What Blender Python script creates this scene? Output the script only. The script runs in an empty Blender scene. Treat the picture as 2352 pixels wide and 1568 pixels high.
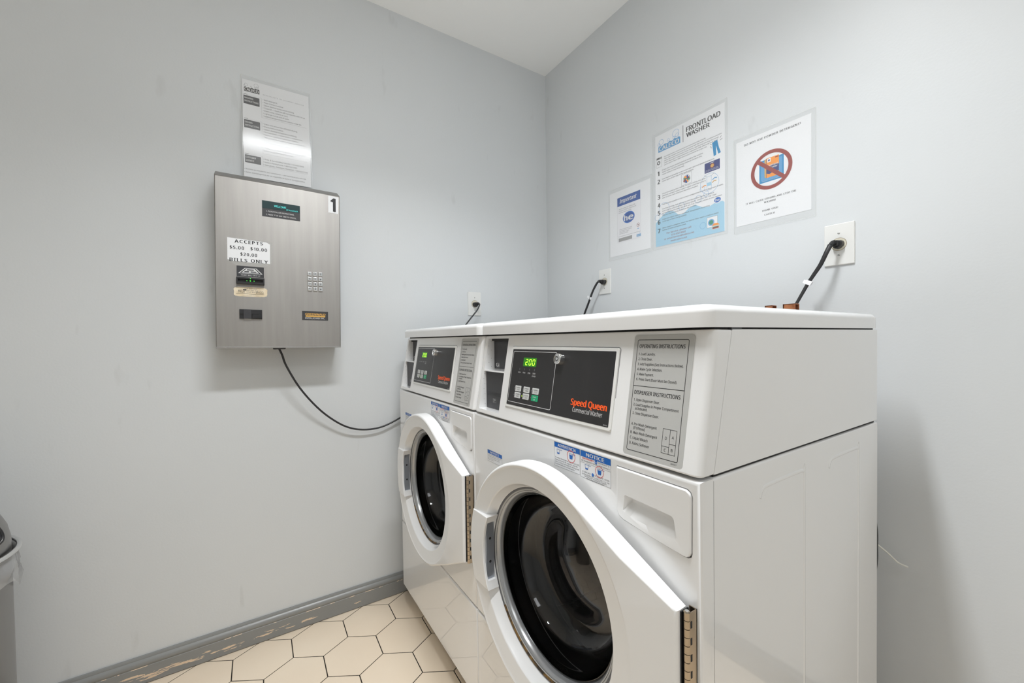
import bpy, bmesh, math, random
from mathutils import Matrix, Vector, noise
random.seed(4)
S = bpy.context.scene
COL = S.collection
PI = math.pi
MM = Matrix.Scale(.001, 4)

# ------------------------------------------------------------------ camera, world, exposure
RH = 2.596                                    # room height
camd = bpy.data.cameras.new('camera')
cam = bpy.data.objects.new('camera', camd); COL.objects.link(cam); S.camera = cam
F_PX = 928.23
camd.sensor_fit = 'HORIZONTAL'; camd.sensor_width = 36.0
camd.lens = 36.0 * F_PX / 2352
camd.shift_x = -3.4001 / 2352; camd.shift_y = 12.3401 / 2352
camd.clip_start = .02
yaw, pit, rol = 0.99738, -0.01832, -0.01404
fw = Vector((-math.sin(yaw) * math.cos(pit), math.cos(yaw) * math.cos(pit), math.sin(pit)))
rt = Vector((math.cos(yaw), math.sin(yaw), 0)); up = rt.cross(fw)
r2 = math.cos(rol) * rt + math.sin(rol) * up; u2 = -math.sin(rol) * rt + math.cos(rol) * up
mw = Matrix((r2, u2, -fw)).transposed().to_4x4(); mw.translation = (1.80846, -1.40164, 1.1337)
cam.matrix_world = mw

wd = bpy.data.worlds.new('world'); S.world = wd; wd.use_nodes = True
wd.node_tree.nodes['Background'].inputs[0].default_value = (.8, .85, .9, 1)
wd.node_tree.nodes['Background'].inputs[1].default_value = .3
S.view_settings.view_transform = 'Standard'; S.view_settings.look = 'None'
S.view_settings.gamma = 1; S.view_settings.use_curve_mapping = False
S.view_settings.exposure = -0.40
S.cycles.diffuse_bounces = 8; S.cycles.max_bounces = 14; S.cycles.transparent_max_bounces = 16
S.cycles.sample_clamp_indirect = 6.0
LIGHT_MAIN, LIGHT_FILL = 21.0, 9.0           # watts of the ceiling strip and of the added soft fill
MAIN_XY, FILL_XY = (1.27, -1.08), (2.50, -1.25)

# ------------------------------------------------------------------ materials
def srgb(r, g, b):
    f = lambda c: (c / 255 / 12.92) if c / 255 <= .04045 else ((c / 255 + .055) / 1.055) ** 2.4
    return (f(r), f(g), f(b), 1)
MATS = {}
def mat(name, col, rough=.5, metal=0, coat=0, emit=None, es=0, spec=.5, bump=None, vary=None):
    if name in MATS: return MATS[name]
    m = bpy.data.materials.new(name); m.use_nodes = True
    nt = m.node_tree; b = nt.nodes['Principled BSDF']
    b.inputs['Base Color'].default_value = col
    b.inputs['Roughness'].default_value = rough; b.inputs['Metallic'].default_value = metal
    b.inputs['Coat Weight'].default_value = coat; b.inputs['Coat Roughness'].default_value = .02
    b.inputs['Specular IOR Level'].default_value = spec
    if emit: b.inputs['Emission Color'].default_value = emit; b.inputs['Emission Strength'].default_value = es
    tc = None
    def coords(sc):
        tcn = nt.nodes.new('ShaderNodeTexCoord'); mp = nt.nodes.new('ShaderNodeMapping')
        mp.inputs['Scale'].default_value = sc; nt.links.new(tcn.outputs['Object'], mp.inputs[0]); return mp.outputs[0]
    if bump:
        sc, st, vec = bump
        n = nt.nodes.new('ShaderNodeTexNoise'); n.inputs['Scale'].default_value = sc; n.inputs['Detail'].default_value = 4
        nt.links.new(coords(vec), n.inputs['Vector'])
        bp = nt.nodes.new('ShaderNodeBump'); bp.inputs['Strength'].default_value = st; bp.inputs['Distance'].default_value = .002
        nt.links.new(n.outputs['Fac'], bp.inputs['Height']); nt.links.new(bp.outputs[0], b.inputs['Normal'])
    if vary:
        sc, c2, lo, hi, vec = vary
        n = nt.nodes.new('ShaderNodeTexNoise'); n.inputs['Scale'].default_value = sc; n.inputs['Detail'].default_value = 5
        nt.links.new(coords(vec), n.inputs['Vector'])
        r = nt.nodes.new('ShaderNodeValToRGB'); r.color_ramp.elements[0].position = lo; r.color_ramp.elements[1].position = hi
        r.color_ramp.elements[0].color = col; r.color_ramp.elements[1].color = c2
        nt.links.new(n.outputs['Fac'], r.inputs[0]); nt.links.new(r.outputs[0], b.inputs['Base Color'])
    MATS[name] = m; return m
one = (1, 1, 1)
def wall_paint():
    m = mat('wall_paint', (.69, .715, .73, 1), .42, spec=.35, bump=(160, .10, one))
    nt = m.node_tree; b = nt.nodes['Principled BSDF']
    tc = nt.nodes.new('ShaderNodeTexCoord')
    n = nt.nodes.new('ShaderNodeTexNoise'); n.inputs['Scale'].default_value = 1.3; n.inputs['Detail'].default_value = 6
    nt.links.new(tc.outputs['Object'], n.inputs['Vector'])
    r = nt.nodes.new('ShaderNodeValToRGB'); r.color_ramp.elements[0].position = .3; r.color_ramp.elements[1].position = .7
    r.color_ramp.elements[0].color = (.675, .70, .716, 1); r.color_ramp.elements[1].color = (.705, .726, .74, 1)
    nt.links.new(n.outputs['Fac'], r.inputs[0])
    # thin scuff marks and smudges rubbed into the paint
    mp = nt.nodes.new('ShaderNodeMapping'); mp.inputs['Scale'].default_value = (9, 9, 3.0); mp.inputs['Rotation'].default_value = (.5, .3, 0)
    nt.links.new(tc.outputs['Object'], mp.inputs[0])
    n2 = nt.nodes.new('ShaderNodeTexNoise'); n2.inputs['Scale'].default_value = 1.6; n2.inputs['Detail'].default_value = 3
    nt.links.new(mp.outputs[0], n2.inputs['Vector'])
    r2_ = nt.nodes.new('ShaderNodeValToRGB'); r2_.color_ramp.elements[0].position = .68; r2_.color_ramp.elements[1].position = .75
    r2_.color_ramp.elements[0].color = (0, 0, 0, 1); r2_.color_ramp.elements[1].color = (.14, .14, .14, 1)
    nt.links.new(n2.outputs['Fac'], r2_.inputs[0])
    mx = nt.nodes.new('ShaderNodeMixRGB'); mx.inputs[2].default_value = (.36, .36, .35, 1)
    nt.links.new(r2_.outputs[0], mx.inputs[0]); nt.links.new(r.outputs[0], mx.inputs[1]); nt.links.new(mx.outputs[0], b.inputs['Base Color'])
    return m
M_wall = wall_paint()
M_ceil = mat('ceiling_paint', (.95, .95, .935, 1), .8, bump=(120, .06, one))
M_tile = mat('floor_tile', (.88, .74, .58, 1), .28, vary=(3, (.92, .79, .63, 1), .35, .7, one), bump=(30, .05, one))
M_grout = mat('floor_grout', (.022, .017, .013, 1), .9)
def base_paint():
    m = mat('baseboard_paint', (.265, .27, .265, 1), .3, bump=(60, .25, (1, .15, 1)))
    nt = m.node_tree; b = nt.nodes['Principled BSDF']
    tc = nt.nodes.new('ShaderNodeTexCoord'); mp = nt.nodes.new('ShaderNodeMapping'); mp.inputs['Scale'].default_value = (1, 15, 105)
    nt.links.new(tc.outputs['Object'], mp.inputs[0])
    n = nt.nodes.new('ShaderNodeTexNoise'); n.inputs['Scale'].default_value = 1; n.inputs['Detail'].default_value = 5; n.inputs['Roughness'].default_value = .6
    nt.links.new(mp.outputs[0], n.inputs['Vector'])
    sp = nt.nodes.new('ShaderNodeSeparateXYZ'); nt.links.new(tc.outputs['Object'], sp.inputs[0])
    # chipping sits in a band a few centimetres up and gets heavier towards the bin
    def mr(sock, a0, a1, b0, b1):
        k = nt.nodes.new('ShaderNodeMapRange'); k.inputs[1].default_value = a0; k.inputs[2].default_value = a1
        k.inputs[3].default_value = b0; k.inputs[4].default_value = b1; nt.links.new(sock, k.inputs[0]); return k.outputs[0]
    def mth(op, a, c):
        k = nt.nodes.new('ShaderNodeMath'); k.operation = op
        for i, v in enumerate((a, c)):
            if isinstance(v, float): k.inputs[i].default_value = v
            else: nt.links.new(v, k.inputs[i])
        return k.outputs[0]
    z = sp.outputs[2]
    band = mth('MINIMUM', mr(z, .010, .026, 0., 1.), mr(z, .028, .044, 1., 0.))
    hvy = mr(sp.outputs[1], -.95, -1.75, .0, .13)
    thr = mth('ADD', mth('MULTIPLY', band, .12), hvy)
    v = mth('ADD', n.outputs['Fac'], thr)
    v2 = mth('MULTIPLY', v, mr(band, 0., .3, 0., 1.))
    msk = mth('GREATER_THAN', v2, .735)
    # a broken line of bare wood along the lower edge of the bead
    n3 = nt.nodes.new('ShaderNodeTexNoise'); n3.inputs['Scale'].default_value = 26; n3.inputs['Detail'].default_value = 4; nt.links.new(tc.outputs['Object'], n3.inputs['Vector'])
    b2 = mth('MINIMUM', mth('GREATER_THAN', z, .0586), mth('LESS_THAN', z, .0601))
    msk = mth('MAXIMUM', msk, mth('MULTIPLY', b2, mth('GREATER_THAN', n3.outputs['Fac'], .56)))
    mx = nt.nodes.new('ShaderNodeMixRGB'); mx.inputs[1].default_value = (.265, .27, .265, 1); mx.inputs[2].default_value = (.80, .62, .45, 1)
    nt.links.new(msk, mx.inputs[0]); nt.links.new(mx.outputs[0], b.inputs['Base Color'])
    return m
M_base = base_paint()
M_white = mat('white_enamel', (.86, .86, .86, 1), .3, coat=1)
M_wdoor = mat('white_door_plastic', (.88, .88, .88, 1), .22, coat=.3)
M_wplas = mat('white_plastic', (.80, .80, .78, 1), .35)
M_dark = mat('dark_gap', (.03, .03, .03, 1), .8)
M_black = mat('black_plastic', (.022, .022, .024, 1), .38)
M_charc = mat('charcoal_plastic', (.045, .045, .05, 1), .45)
M_pblk = mat('control_panel_black', (.022, .021, .022, 1), .35, vary=(9, (.045, .042, .042, 1), .55, .8, (1, 1, .25)))
M_rub = mat('black_rubber', (.012, .012, .013, 1), .45)
M_drum = mat('drum_steel', (.060, .052, .047, 1), .33, metal=.6, bump=(300, .2, one))
M_trim = mat('door_trim_grey', (.42, .43, .44, 1), .22, metal=.5)
M_rust = mat('rust_residue', (.22, .12, .03, 1), .6, vary=(90, (.03, .02, .012, 1), .4, .6, one))
M_strk = mat('strike_zinc', (.42, .45, .5, 1), .35, metal=.6)
M_hing = mat('hinge_nickel', (.50, .41, .31, 1), .28, metal=1)
M_chro = mat('chrome', (.8, .8, .8, 1), .12, metal=1)
M_plate = mat('instruction_label_grey', (.50, .50, .485, 1), .4)
M_ink = mat('black_ink', (.02, .02, .022, 1), .5)
M_gink = mat('grey_ink', (.14, .14, .15, 1), .5)
M_wink = mat('white_ink', (.75, .75, .75, 1), .5)
M_org = mat('orange_lettering', srgb(255, 98, 34), .4, emit=srgb(255, 70, 18), es=0)
M_paper = mat('paper_white', (.86, .87, .89, 1), .6)
M_paper2 = mat('paper_printed_page', (.84, .84, .87, 1), .6)
M_blue = mat('print_blue', srgb(20, 80, 160), .5)
M_nblue = mat('sticker_blue', srgb(0, 100, 190), .4)
M_lblue = mat('print_light_blue', srgb(168, 210, 232), .5)
M_mblue = mat('print_sky_blue', srgb(90, 160, 210), .5)
M_bub = mat('bubble_outline_blue', srgb(120, 170, 215), .5)
M_red = mat('print_red', srgb(150, 50, 40), .5)
M_bred = mat('sticker_red', srgb(215, 45, 40), .5)
M_pgrey = mat('print_grey', (.36, .36, .36, 1), .5)
M_navy = mat('print_navy', srgb(35, 50, 120), .5)
M_gold = mat('print_gold', srgb(215, 170, 90), .5)
M_oran = mat('print_orange', srgb(245, 155, 50), .5)
M_cyan = mat('print_cyan', srgb(10, 140, 195), .5)
M_green = mat('print_green', srgb(60, 150, 120), .5)
M_btn = mat('button_grey', (.62, .63, .62, 1), .4)
M_gbtn = mat('button_green', srgb(20, 160, 110), .4)
M_led = mat('led_digits', (.3, .8, .05, 1), .5, emit=srgb(205, 255, 60), es=1.5)
M_ledg = mat('led_window', (.02, .12, .01, 1), .3, emit=srgb(60, 180, 10), es=.35)
M_vfd = mat('display_digits', (.1, .6, .6, 1), .5, emit=srgb(60, 200, 190), es=.7)
M_vfdw = mat('display_window', (.03, .06, .065, 1), .12)
M_dotg = mat('led_green_dot', (.1, .8, .1, 1), .5, emit=srgb(90, 255, 80), es=1.6)
M_yel = mat('aged_label', srgb(226, 208, 176), .6, vary=(40, srgb(236, 222, 196), .4, .6, one))
M_cop = mat('aged_copper', (.50, .20, .09, 1), .45, metal=.6, vary=(60, (.28, .10, .05, 1), .4, .7, one))
M_scr = mat('screw_metal', (.62, .62, .6, 1), .3, metal=.8)
M_recp = mat('receptacle_ivory', (.72, .68, .56, 1), .4)
M_ring = mat('brass_ring', (.30, .22, .12, 1), .4, metal=.7)
M_zip = mat('zip_tie', (.86, .85, .78, 1), .5)
def steel():
    m = mat('brushed_steel', (.38, .365, .345, 1), .42, metal=1, vary=(6, (.34, .325, .31, 1), .3, .7, (8, 8, .5)), bump=(40, .035, (12, 12, .12)))
    b = m.node_tree.nodes['Principled BSDF']; b.inputs['Anisotropic'].default_value = .4; b.inputs['Anisotropic Rotation'].default_value = .25
    return m
M_steel = steel()
M_can = mat('bin_steel', (.34, .335, .33, 1), .33, metal=1)
def clear(name, tint, gl, rough, alpha):
    m = bpy.data.materials.new(name); m.use_nodes = True; nt = m.node_tree
    nt.nodes.remove(nt.nodes['Principled BSDF']); out = nt.nodes['Material Output']
    t = nt.nodes.new('ShaderNodeBsdfTransparent'); g = nt.nodes.new('ShaderNodeBsdfGlossy'); d = nt.nodes.new('ShaderNodeBsdfDiffuse')
    g.inputs['Roughness'].default_value = rough; d.inputs['Color'].default_value = tint
    lw = nt.nodes.new('ShaderNodeLayerWeight'); lw.inputs[0].default_value = .5
    pw = nt.nodes.new('ShaderNodeMath'); pw.operation = 'POWER'; pw.inputs[1].default_value = 4; nt.links.new(lw.outputs['Facing'], pw.inputs[0])
    f = nt.nodes.new('ShaderNodeMath'); f.operation = 'MULTIPLY_ADD'; f.inputs[1].default_value = .6; f.inputs[2].default_value = .04; nt.links.new(pw.outputs[0], f.inputs[0])
    m1 = nt.nodes.new('ShaderNodeMixShader'); m1.inputs[0].default_value = alpha
    nt.links.new(t.outputs[0], m1.inputs[1]); nt.links.new(d.outputs[0], m1.inputs[2])
    m2 = nt.nodes.new('ShaderNodeMixShader'); mm = nt.nodes.new('ShaderNodeMath'); mm.operation = 'MULTIPLY'; mm.inputs[1].default_value = gl
    nt.links.new(f.outputs[0], mm.inputs[0]); nt.links.new(mm.outputs[0], m2.inputs[0])
    nt.links.new(m1.outputs[0], m2.inputs[1]); nt.links.new(g.outputs[0], m2.inputs[2]); nt.links.new(m2.outputs[0], out.inputs[0])
    MATS[name] = m; return m
M_film = clear('laminate_film', (.80, .81, .80, 1), 1.0, .12, .10)
M_tape = clear('clear_tape', (.80, .80, .77, 1), 1.0, .25, .30)
M_bag = clear('bin_bag_plastic', (.72, .73, .75, 1), 1.0, .25, .30)
def glassm():
    m = bpy.data.materials.new('door_glass'); m.use_nodes = True; b = m.node_tree.nodes['Principled BSDF']
    b.inputs['Base Color'].default_value = (.42, .42, .44, 1); b.inputs['Roughness'].default_value = .02
    b.inputs['Transmission Weight'].default_value = 1; b.inputs['IOR'].default_value = 1.5
    return m
M_glass = glassm()

# ------------------------------------------------------------------ mesh helpers
class MB:
    def __init__(s): s.v = []; s.f = []; s.m = []; s.mats = []
    def mi(s, m):
        if m not in s.mats: s.mats.append(m)
        return s.mats.index(m)
    def add(s, vs, fs, m, M=None):
        n = len(s.v); k = s.mi(m)
        s.v += [tuple(M @ Vector(p)) if M else tuple(p) for p in vs]
        s.f += [tuple(i + n for i in f) for f in fs]; s.m += [k] * len(fs)
    def bm(s, bm_, m, M=None):
        bm_.verts.index_update()
        s.add([v.co[:] for v in bm_.verts], [[v.index for v in f.verts] for f in bm_.faces], m, M); bm_.free()
    def build(s, name, parent=None, origin=None, smooth=40, wn=True):
        me = bpy.data.meshes.new(name)
        o0 = Vector(origin) if origin else Vector((0, 0, 0))
        me.from_pydata([tuple(Vector(p) - o0) for p in s.v], [], s.f)
        for m in s.mats: me.materials.append(m)
        me.polygons.foreach_set('material_index', s.m)
        me.update()
        if smooth:
            me.polygons.foreach_set('use_smooth', [True] * len(s.f)); me.set_sharp_from_angle(angle=math.radians(smooth))
        o = bpy.data.objects.new(name, me); COL.objects.link(o)
        o.location = o0
        if parent: o.parent = parent
        if smooth and wn:
            w = o.modifiers.new('normals', 'WEIGHTED_NORMAL'); w.keep_sharp = True
        return o
def frame(o, x, y):
    x = Vector(x).normalized(); y = Vector(y).normalized(); z = x.cross(y)
    M = Matrix((x, y, z)).transposed().to_4x4(); M.translation = o; return M
def rrect(x0, y0, x1, y1, r, n=6):
    r = max(1e-6, min(r, (x1 - x0) / 2, (y1 - y0) / 2)); P = []
    for cx, cy, a in ((x1 - r, y1 - r, 0), (x0 + r, y1 - r, 90), (x0 + r, y0 + r, 180), (x1 - r, y0 + r, 270)):
        for i in range(n + 1):
            t = math.radians(a + 90 * i / n); P.append((cx + r * math.cos(t), cy + r * math.sin(t)))
    return P
def slab_bm(pts, z0, z1, bev=0, seg=3, back=True, vert=0, vseg=5):
    b = bmesh.new(); vs = [b.verts.new((p[0], p[1], z0)) for p in pts]; f = b.faces.new(vs)
    r = bmesh.ops.extrude_face_region(b, geom=[f]); top = [v for v in r['geom'] if isinstance(v, bmesh.types.BMVert)]
    for v in top: v.co.z = z1
    b.normal_update(); bmesh.ops.recalc_face_normals(b, faces=b.faces[:])
    if vert:
        es = [e for e in b.edges if abs(e.verts[0].co.z - e.verts[1].co.z) > abs(z1 - z0) * .9]
        bmesh.ops.bevel(b, geom=es, offset=vert, segments=vseg, profile=.5, affect='EDGES', clamp_overlap=True)
    if bev:
        es = [e for e in b.edges if all(abs(v.co.z - z1) < 1e-7 for v in e.verts) and len(e.link_faces) == 2]
        bmesh.ops.bevel(b, geom=es, offset=bev, segments=seg, profile=.5, affect='EDGES', clamp_overlap=True)
    return b
def slab(mb, M, pts, z0, z1, m, **k): mb.bm(slab_bm(pts, z0, z1, **k), m, M)
def box(mb, a, b, m, bev=0, seg=2, M=None):
    b_ = bmesh.new(); bmesh.ops.create_cube(b_, size=1)
    for v in b_.verts: v.co = Vector([(a[i] + b[i]) / 2 + v.co[i] * (b[i] - a[i]) for i in range(3)])
    if bev: bmesh.ops.bevel(b_, geom=b_.edges[:], offset=bev, segments=seg, profile=.5, affect='EDGES', clamp_overlap=True)
    mb.bm(b_, m, M)
def poly(mb, M, pts, z, m): mb.add([(p[0], p[1], z) for p in pts], [list(range(len(pts)))], m, M)
def rect(mb, M, x0, y0, x1, y1, z, m): poly(mb, M, [(x0, y0), (x1, y0), (x1, y1), (x0, y1)], z, m)
def disc(mb, M, cx, cy, r, z, m, n=28, sy=1): poly(mb, M, [(cx + r * math.cos(2 * PI * i / n), cy + sy * r * math.sin(2 * PI * i / n)) for i in range(n)], z, m)
def loopband(mb, M, A, B, z, m):
    n = len(A); mb.add([(p[0], p[1], z) for p in A] + [(p[0], p[1], z) for p in B], [(i, (i + 1) % n, n + (i + 1) % n, n + i) for i in range(n)], m, M)
def ring(mb, M, cx, cy, r0, r1, z, m, n=36, sy=1):
    c = [(math.cos(2 * PI * i / n), math.sin(2 * PI * i / n) * sy) for i in range(n)]
    loopband(mb, M, [(cx + r0 * a, cy + r0 * b) for a, b in c], [(cx + r1 * a, cy + r1 * b) for a, b in c], z, m)
def outline(mb, M, x0, y0, x1, y1, r, w, z, m):
    loopband(mb, M, rrect(x0 + w, y0 + w, x1 - w, y1 - w, max(r - w, .01)), rrect(x0, y0, x1, y1, r), z, m)
def seg2(mb, M, p, q, w, z, m):
    d = Vector((q[0] - p[0], q[1] - p[1])); n = Vector((-d.y, d.x)).normalized() * w / 2
    poly(mb, M, [(p[0] - n.x, p[1] - n.y), (q[0] - n.x, q[1] - n.y), (q[0] + n.x, q[1] + n.y), (p[0] + n.x, p[1] + n.y)], z, m)
def lathe(mb, prof, m, M=None, n=64, a0=0, a1=2 * PI):
    full = abs(a1 - a0 - 2 * PI) < 1e-6; k = n if full else n + 1; vs = []
    for i in range(k):
        t = a0 + (a1 - a0) * i / n; vs += [(r * math.cos(t), r * math.sin(t), z) for r, z in prof]
    L = len(prof); fs = []
    for i in range(n):
        j = (i + 1) % k
        for q in range(L - 1): fs.append((i * L + q, j * L + q, j * L + q + 1, i * L + q + 1))
    mb.add(vs, fs, m, M)
def crom(P, n=8):
    P = [Vector(p) for p in P]; Q = [2 * P[0] - P[1]] + P + [2 * P[-1] - P[-2]]; out = []
    for i in range(1, len(Q) - 2):
        for j in range(n):
            t = j / n; a, b, c, d = Q[i - 1:i + 3]
            out.append(.5 * ((2 * b) + (c - a) * t + (2 * a - 5 * b + 4 * c - d) * t * t + (3 * b - a - 3 * c + d) * t ** 3))
    return out + [P[-1]]
def tube(mb, P, r, m, n=10, flat=None, cap=True, M=None):
    P = [Vector(p) for p in P]; vs = []; fs = []; u = None
    for i, p in enumerate(P):
        t = (P[min(i + 1, len(P) - 1)] - P[max(i - 1, 0)]).normalized()
        if u is None: u = t.orthogonal().normalized() if flat is None else Vector(flat)
        u = (u - t * u.dot(t)).normalized(); w = t.cross(u); rr = r[i] if isinstance(r, list) else r
        ru, rw = rr if isinstance(rr, tuple) else (rr, rr)
        for k in range(n):
            a = 2 * PI * k / n; vs.append(p + u * math.cos(a) * ru + w * math.sin(a) * rw)
    for i in range(len(P) - 1):
        for k in range(n): fs.append((i * n + k, i * n + (k + 1) % n, (i + 1) * n + (k + 1) % n, (i + 1) * n + k))
    if cap: fs.append(tuple(range(n))[::-1]); fs.append(tuple((len(P) - 1) * n + k for k in range(n)))
    mb.add(vs, fs, m, M)
def cut(b, cutters):
    def ob(x):
        me = bpy.data.meshes.new('tmp'); x.to_mesh(me); x.free(); o = bpy.data.objects.new('tmp', me); COL.objects.link(o); return o
    a = ob(b); cs = [ob(c) for c in cutters]
    for c in cs:
        md = a.modifiers.new('b', 'BOOLEAN'); md.object = c; md.operation = 'DIFFERENCE'; md.solver = 'EXACT'
    dg = bpy.context.evaluated_depsgraph_get(); dg.update(); e = a.evaluated_get(dg); me = e.to_mesh()
    out = bmesh.new(); out.from_mesh(me); e.to_mesh_clear()
    for o in [a] + cs:
        me = o.data; bpy.data.objects.remove(o); bpy.data.meshes.remove(me)
    return out
_tc = {}
try: FONT = bpy.data.fonts.load(bpy.utils.system_resource('DATAFILES', path='fonts') + '/NotoSansHebrew-Regular.woff2')   # a plain sans face Blender itself ships with
except Exception: FONT = None
def glyphs(s, bold):
    if (s, bold) in _tc: return _tc[(s, bold)]
    cu = bpy.data.curves.new('t', 'FONT'); cu.body = s; cu.size = 1; cu.resolution_u = 2; cu.fill_mode = 'FRONT'
    if FONT: cu.font = FONT
    o = bpy.data.objects.new('t', cu); COL.objects.link(o)
    dg = bpy.context.evaluated_depsgraph_get(); dg.update(); e = o.evaluated_get(dg); me = e.to_mesh()
    r = ([v.co[:] for v in me.vertices], [tuple(p.vertices) for p in me.polygons]); e.to_mesh_clear()
    if bold:
        V, Fc = r; n = len(V); k = bold * 1.0; V2 = []; F2 = []
        for q, (dx, dy) in enumerate(((-k, 0), (-k * .35, k * .25), (k * .35, -k * .25), (k, 0)) if k > .016 else ((-k, 0), (k, 0))):
            V2 += [(v[0] + dx, v[1] + dy, q) for v in V]; F2 += [tuple(i + n * q for i in f) for f in Fc]
        r = (V2, F2)
    bpy.data.objects.remove(o); bpy.data.curves.remove(cu); _tc[(s, bold)] = r; return r
CAP = max(v[1] for v in glyphs('H', 0)[0])
def text(mb, M, s, x, y, h, m, z=.35, w=None, bold=0.0, align='L', ital=0, rot=0):
    vs, fs = glyphs(s, bold)
    if not vs: return
    k = h / CAP; x0 = min(v[0] for v in vs); x1 = max(v[0] for v in vs); kx = (w / (x1 - x0)) if w else k
    wd_ = (x1 - x0) * kx; ox = {'L': 0, 'C': -wd_ / 2, 'R': -wd_}[align]
    c, sn = math.cos(rot), math.sin(rot); out = []
    for v in vs:
        a = (v[0] - x0) * kx + ox + ital * v[1] * k; b = v[1] * k; out.append((x + a * c - b * sn, y + a * sn + b * c, z + v[2] * .02))
    mb.add(out, fs, m, M)
SER = dict(A=([], [.1, .9]), B=([.14], [.14]), C=([], []), D=([.14], [.14]), E=([.14], [.14]), F=([.14], [.14]), G=([], []), H=([.13, .87], [.13, .87]), I=([.5], [.5]), K=([.13, .85], [.13, .85]),
           L=([.17], [.17]), N=([.13, .87], [.13]), O=([], []), P=([.15], [.15]), R=([.14], [.14, .88]), S=([], []), T=([], [.5]), U=([.13, .87], []), W=([.06, .94], []), Y=([.1, .9], [.5]), Q=([], []))
def serif(mb, M, s, x, y, h, w, m, z=.35, rot=0):
    # heavy lettering with slab feet, letter by letter, fitted to a width
    adv = []; tot = 0
    for ch in s:
        a = .34 if ch == ' ' else (max(v[0] for v in glyphs(ch, .028)[0]) - min(v[0] for v in glyphs(ch, .028)[0]))
        adv.append((tot, a)); tot += a + (.0 if ch == ' ' else .15)
    tot -= .15; k = h / CAP; kx = w / tot; c, sn = math.cos(rot), math.sin(rot)
    R = Matrix.Translation((x, y, 0)) @ Matrix.Rotation(rot, 4, 'Z')
    for ch, (p, a) in zip(s, adv):
        if ch == ' ': continue
        text(mb, M @ R, ch, p * kx, 0, h, m, z, w=a * kx, bold=.028)
        t, b = SER.get(ch, ([], []))
        sw = min(.17, a * .26) * kx if ch != 'I' else .2 * kx
        for f in t: rect(mb, M @ R, (p + a * f) * kx - sw, h * .93, (p + a * f) * kx + sw, h, z + .02, m)
        for f in b: rect(mb, M @ R, (p + a * f) * kx - sw, 0, (p + a * f) * kx + sw, h * .07, z + .02, m)
def tag(o, label=None, cat=None, group=None, kind=None):
    if label: o['label'] = label
    if cat: o['category'] = cat
    if group: o['group'] = group
    if kind: o['kind'] = kind
    return o
def empty(name, loc, rz=0):
    o = bpy.data.objects.new(name, None); COL.objects.link(o); o.location = loc; o.rotation_euler = (0, 0, rz); o.empty_display_size = .1; return o

# ------------------------------------------------------------------ the room
RX, RY = 3.3, -3.5
def structure(name, a, b, m):
    mb = MB(); box(mb, a, b, m); o = mb.build(name, smooth=0); return tag(o, kind='structure')
structure('wall_left', (-.1, RY, 0), (0, .0, RH), M_wall)
structure('wall_right', (-.1, 0, 0), (RX + .1, .1, RH), M_wall)
structure('wall_near', (-.1, RY - .1, 0), (RX + .1, RY, RH), M_wall)
structure('wall_far', (RX, RY, 0), (RX + .1, 0, RH), M_wall)
structure('ceiling', (-.1, RY - .1, RH), (RX + .1, .1, RH + .1), M_ceil)
def floor():
    mb = MB(); box(mb, (-.1, RY - .1, -.08), (RX + .1, .1, -.0012), M_grout)
    s, th, ox, oy = .10634, 1.03745 - PI / 3, .16366, -1.30189
    e = [Vector((math.cos(th + k * PI / 3), math.sin(th + k * PI / 3))) * s for k in range(6)]
    c0 = Vector((ox, oy)) + e[2]
    b = bmesh.new()
    for i in range(-40, 60):
        for j in range(-40, 60):
            c = c0 + i * (e[0] + e[1]) + j * (e[1] + e[2])
            if not (-.1 < c.x < RX + .1 and RY - .1 < c.y < .1): continue
            g = .0015 / (math.cos(PI / 6) * s)
            o_ = [b.verts.new((*(c + v * (1 - g)), -.0016)) for v in e]; n_ = [b.verts.new((*(c + v * (1 - g * 1.2)), -.0003)) for v in e]
            t_ = [b.verts.new((*(c + v * (1 - g * 2)), 0)) for v in e]
            b.faces.new(t_)
            for k in range(6):
                q = (k + 1) % 6; b.faces.new((o_[k], o_[q], n_[q], n_[k])); b.faces.new((n_[k], n_[q], t_[q], t_[k]))
    for co, no in (((0, 0, 0), (-1, 0, 0)), ((RX, 0, 0), (1, 0, 0)), ((0, 0, 0), (0, 1, 0)), ((0, RY, 0), (0, -1, 0))):
        bmesh.ops.bisect_plane(b, geom=b.verts[:] + b.edges[:] + b.faces[:], plane_co=co, plane_no=no, clear_outer=True)
    mb.bm(b, M_tile); o = mb.build('floor', smooth=0); tag(o, kind='structure')
floor()
BP = [(0, .002), (.0138, .002), (.015, .004), (.015, .0585), (.0138, .0600), (.0138, .0615), (.0158, .0640), (.0168, .0685), (.0162, .0735), (.0138, .0780), (.0105, .0808), (.0085, .0825), (.0085, .0855), (.0070, .0885), (.0055, .0914), (0, .0914)]
def baseboard(name, M, L):
    mb = MB(); n = len(BP)
    mb.add([(p[0], 0, p[1]) for p in BP] + [(p[0], L, p[1]) for p in BP], [(i, (i + 1) % n, n + (i + 1) % n, n + i) for i in range(n)], M_base, M)
    tag(mb.build(name, smooth=30, wn=False), kind='structure')
baseboard('baseboard_left', Matrix.Translation((0, RY, 0)), -RY)
baseboard('baseboard_right', Matrix.Translation((RX, 0, 0)) @ Matrix.Rotation(PI / 2, 4, 'Z') @ Matrix.Scale(-1, 4, (1, 0, 0)), RX)

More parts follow.
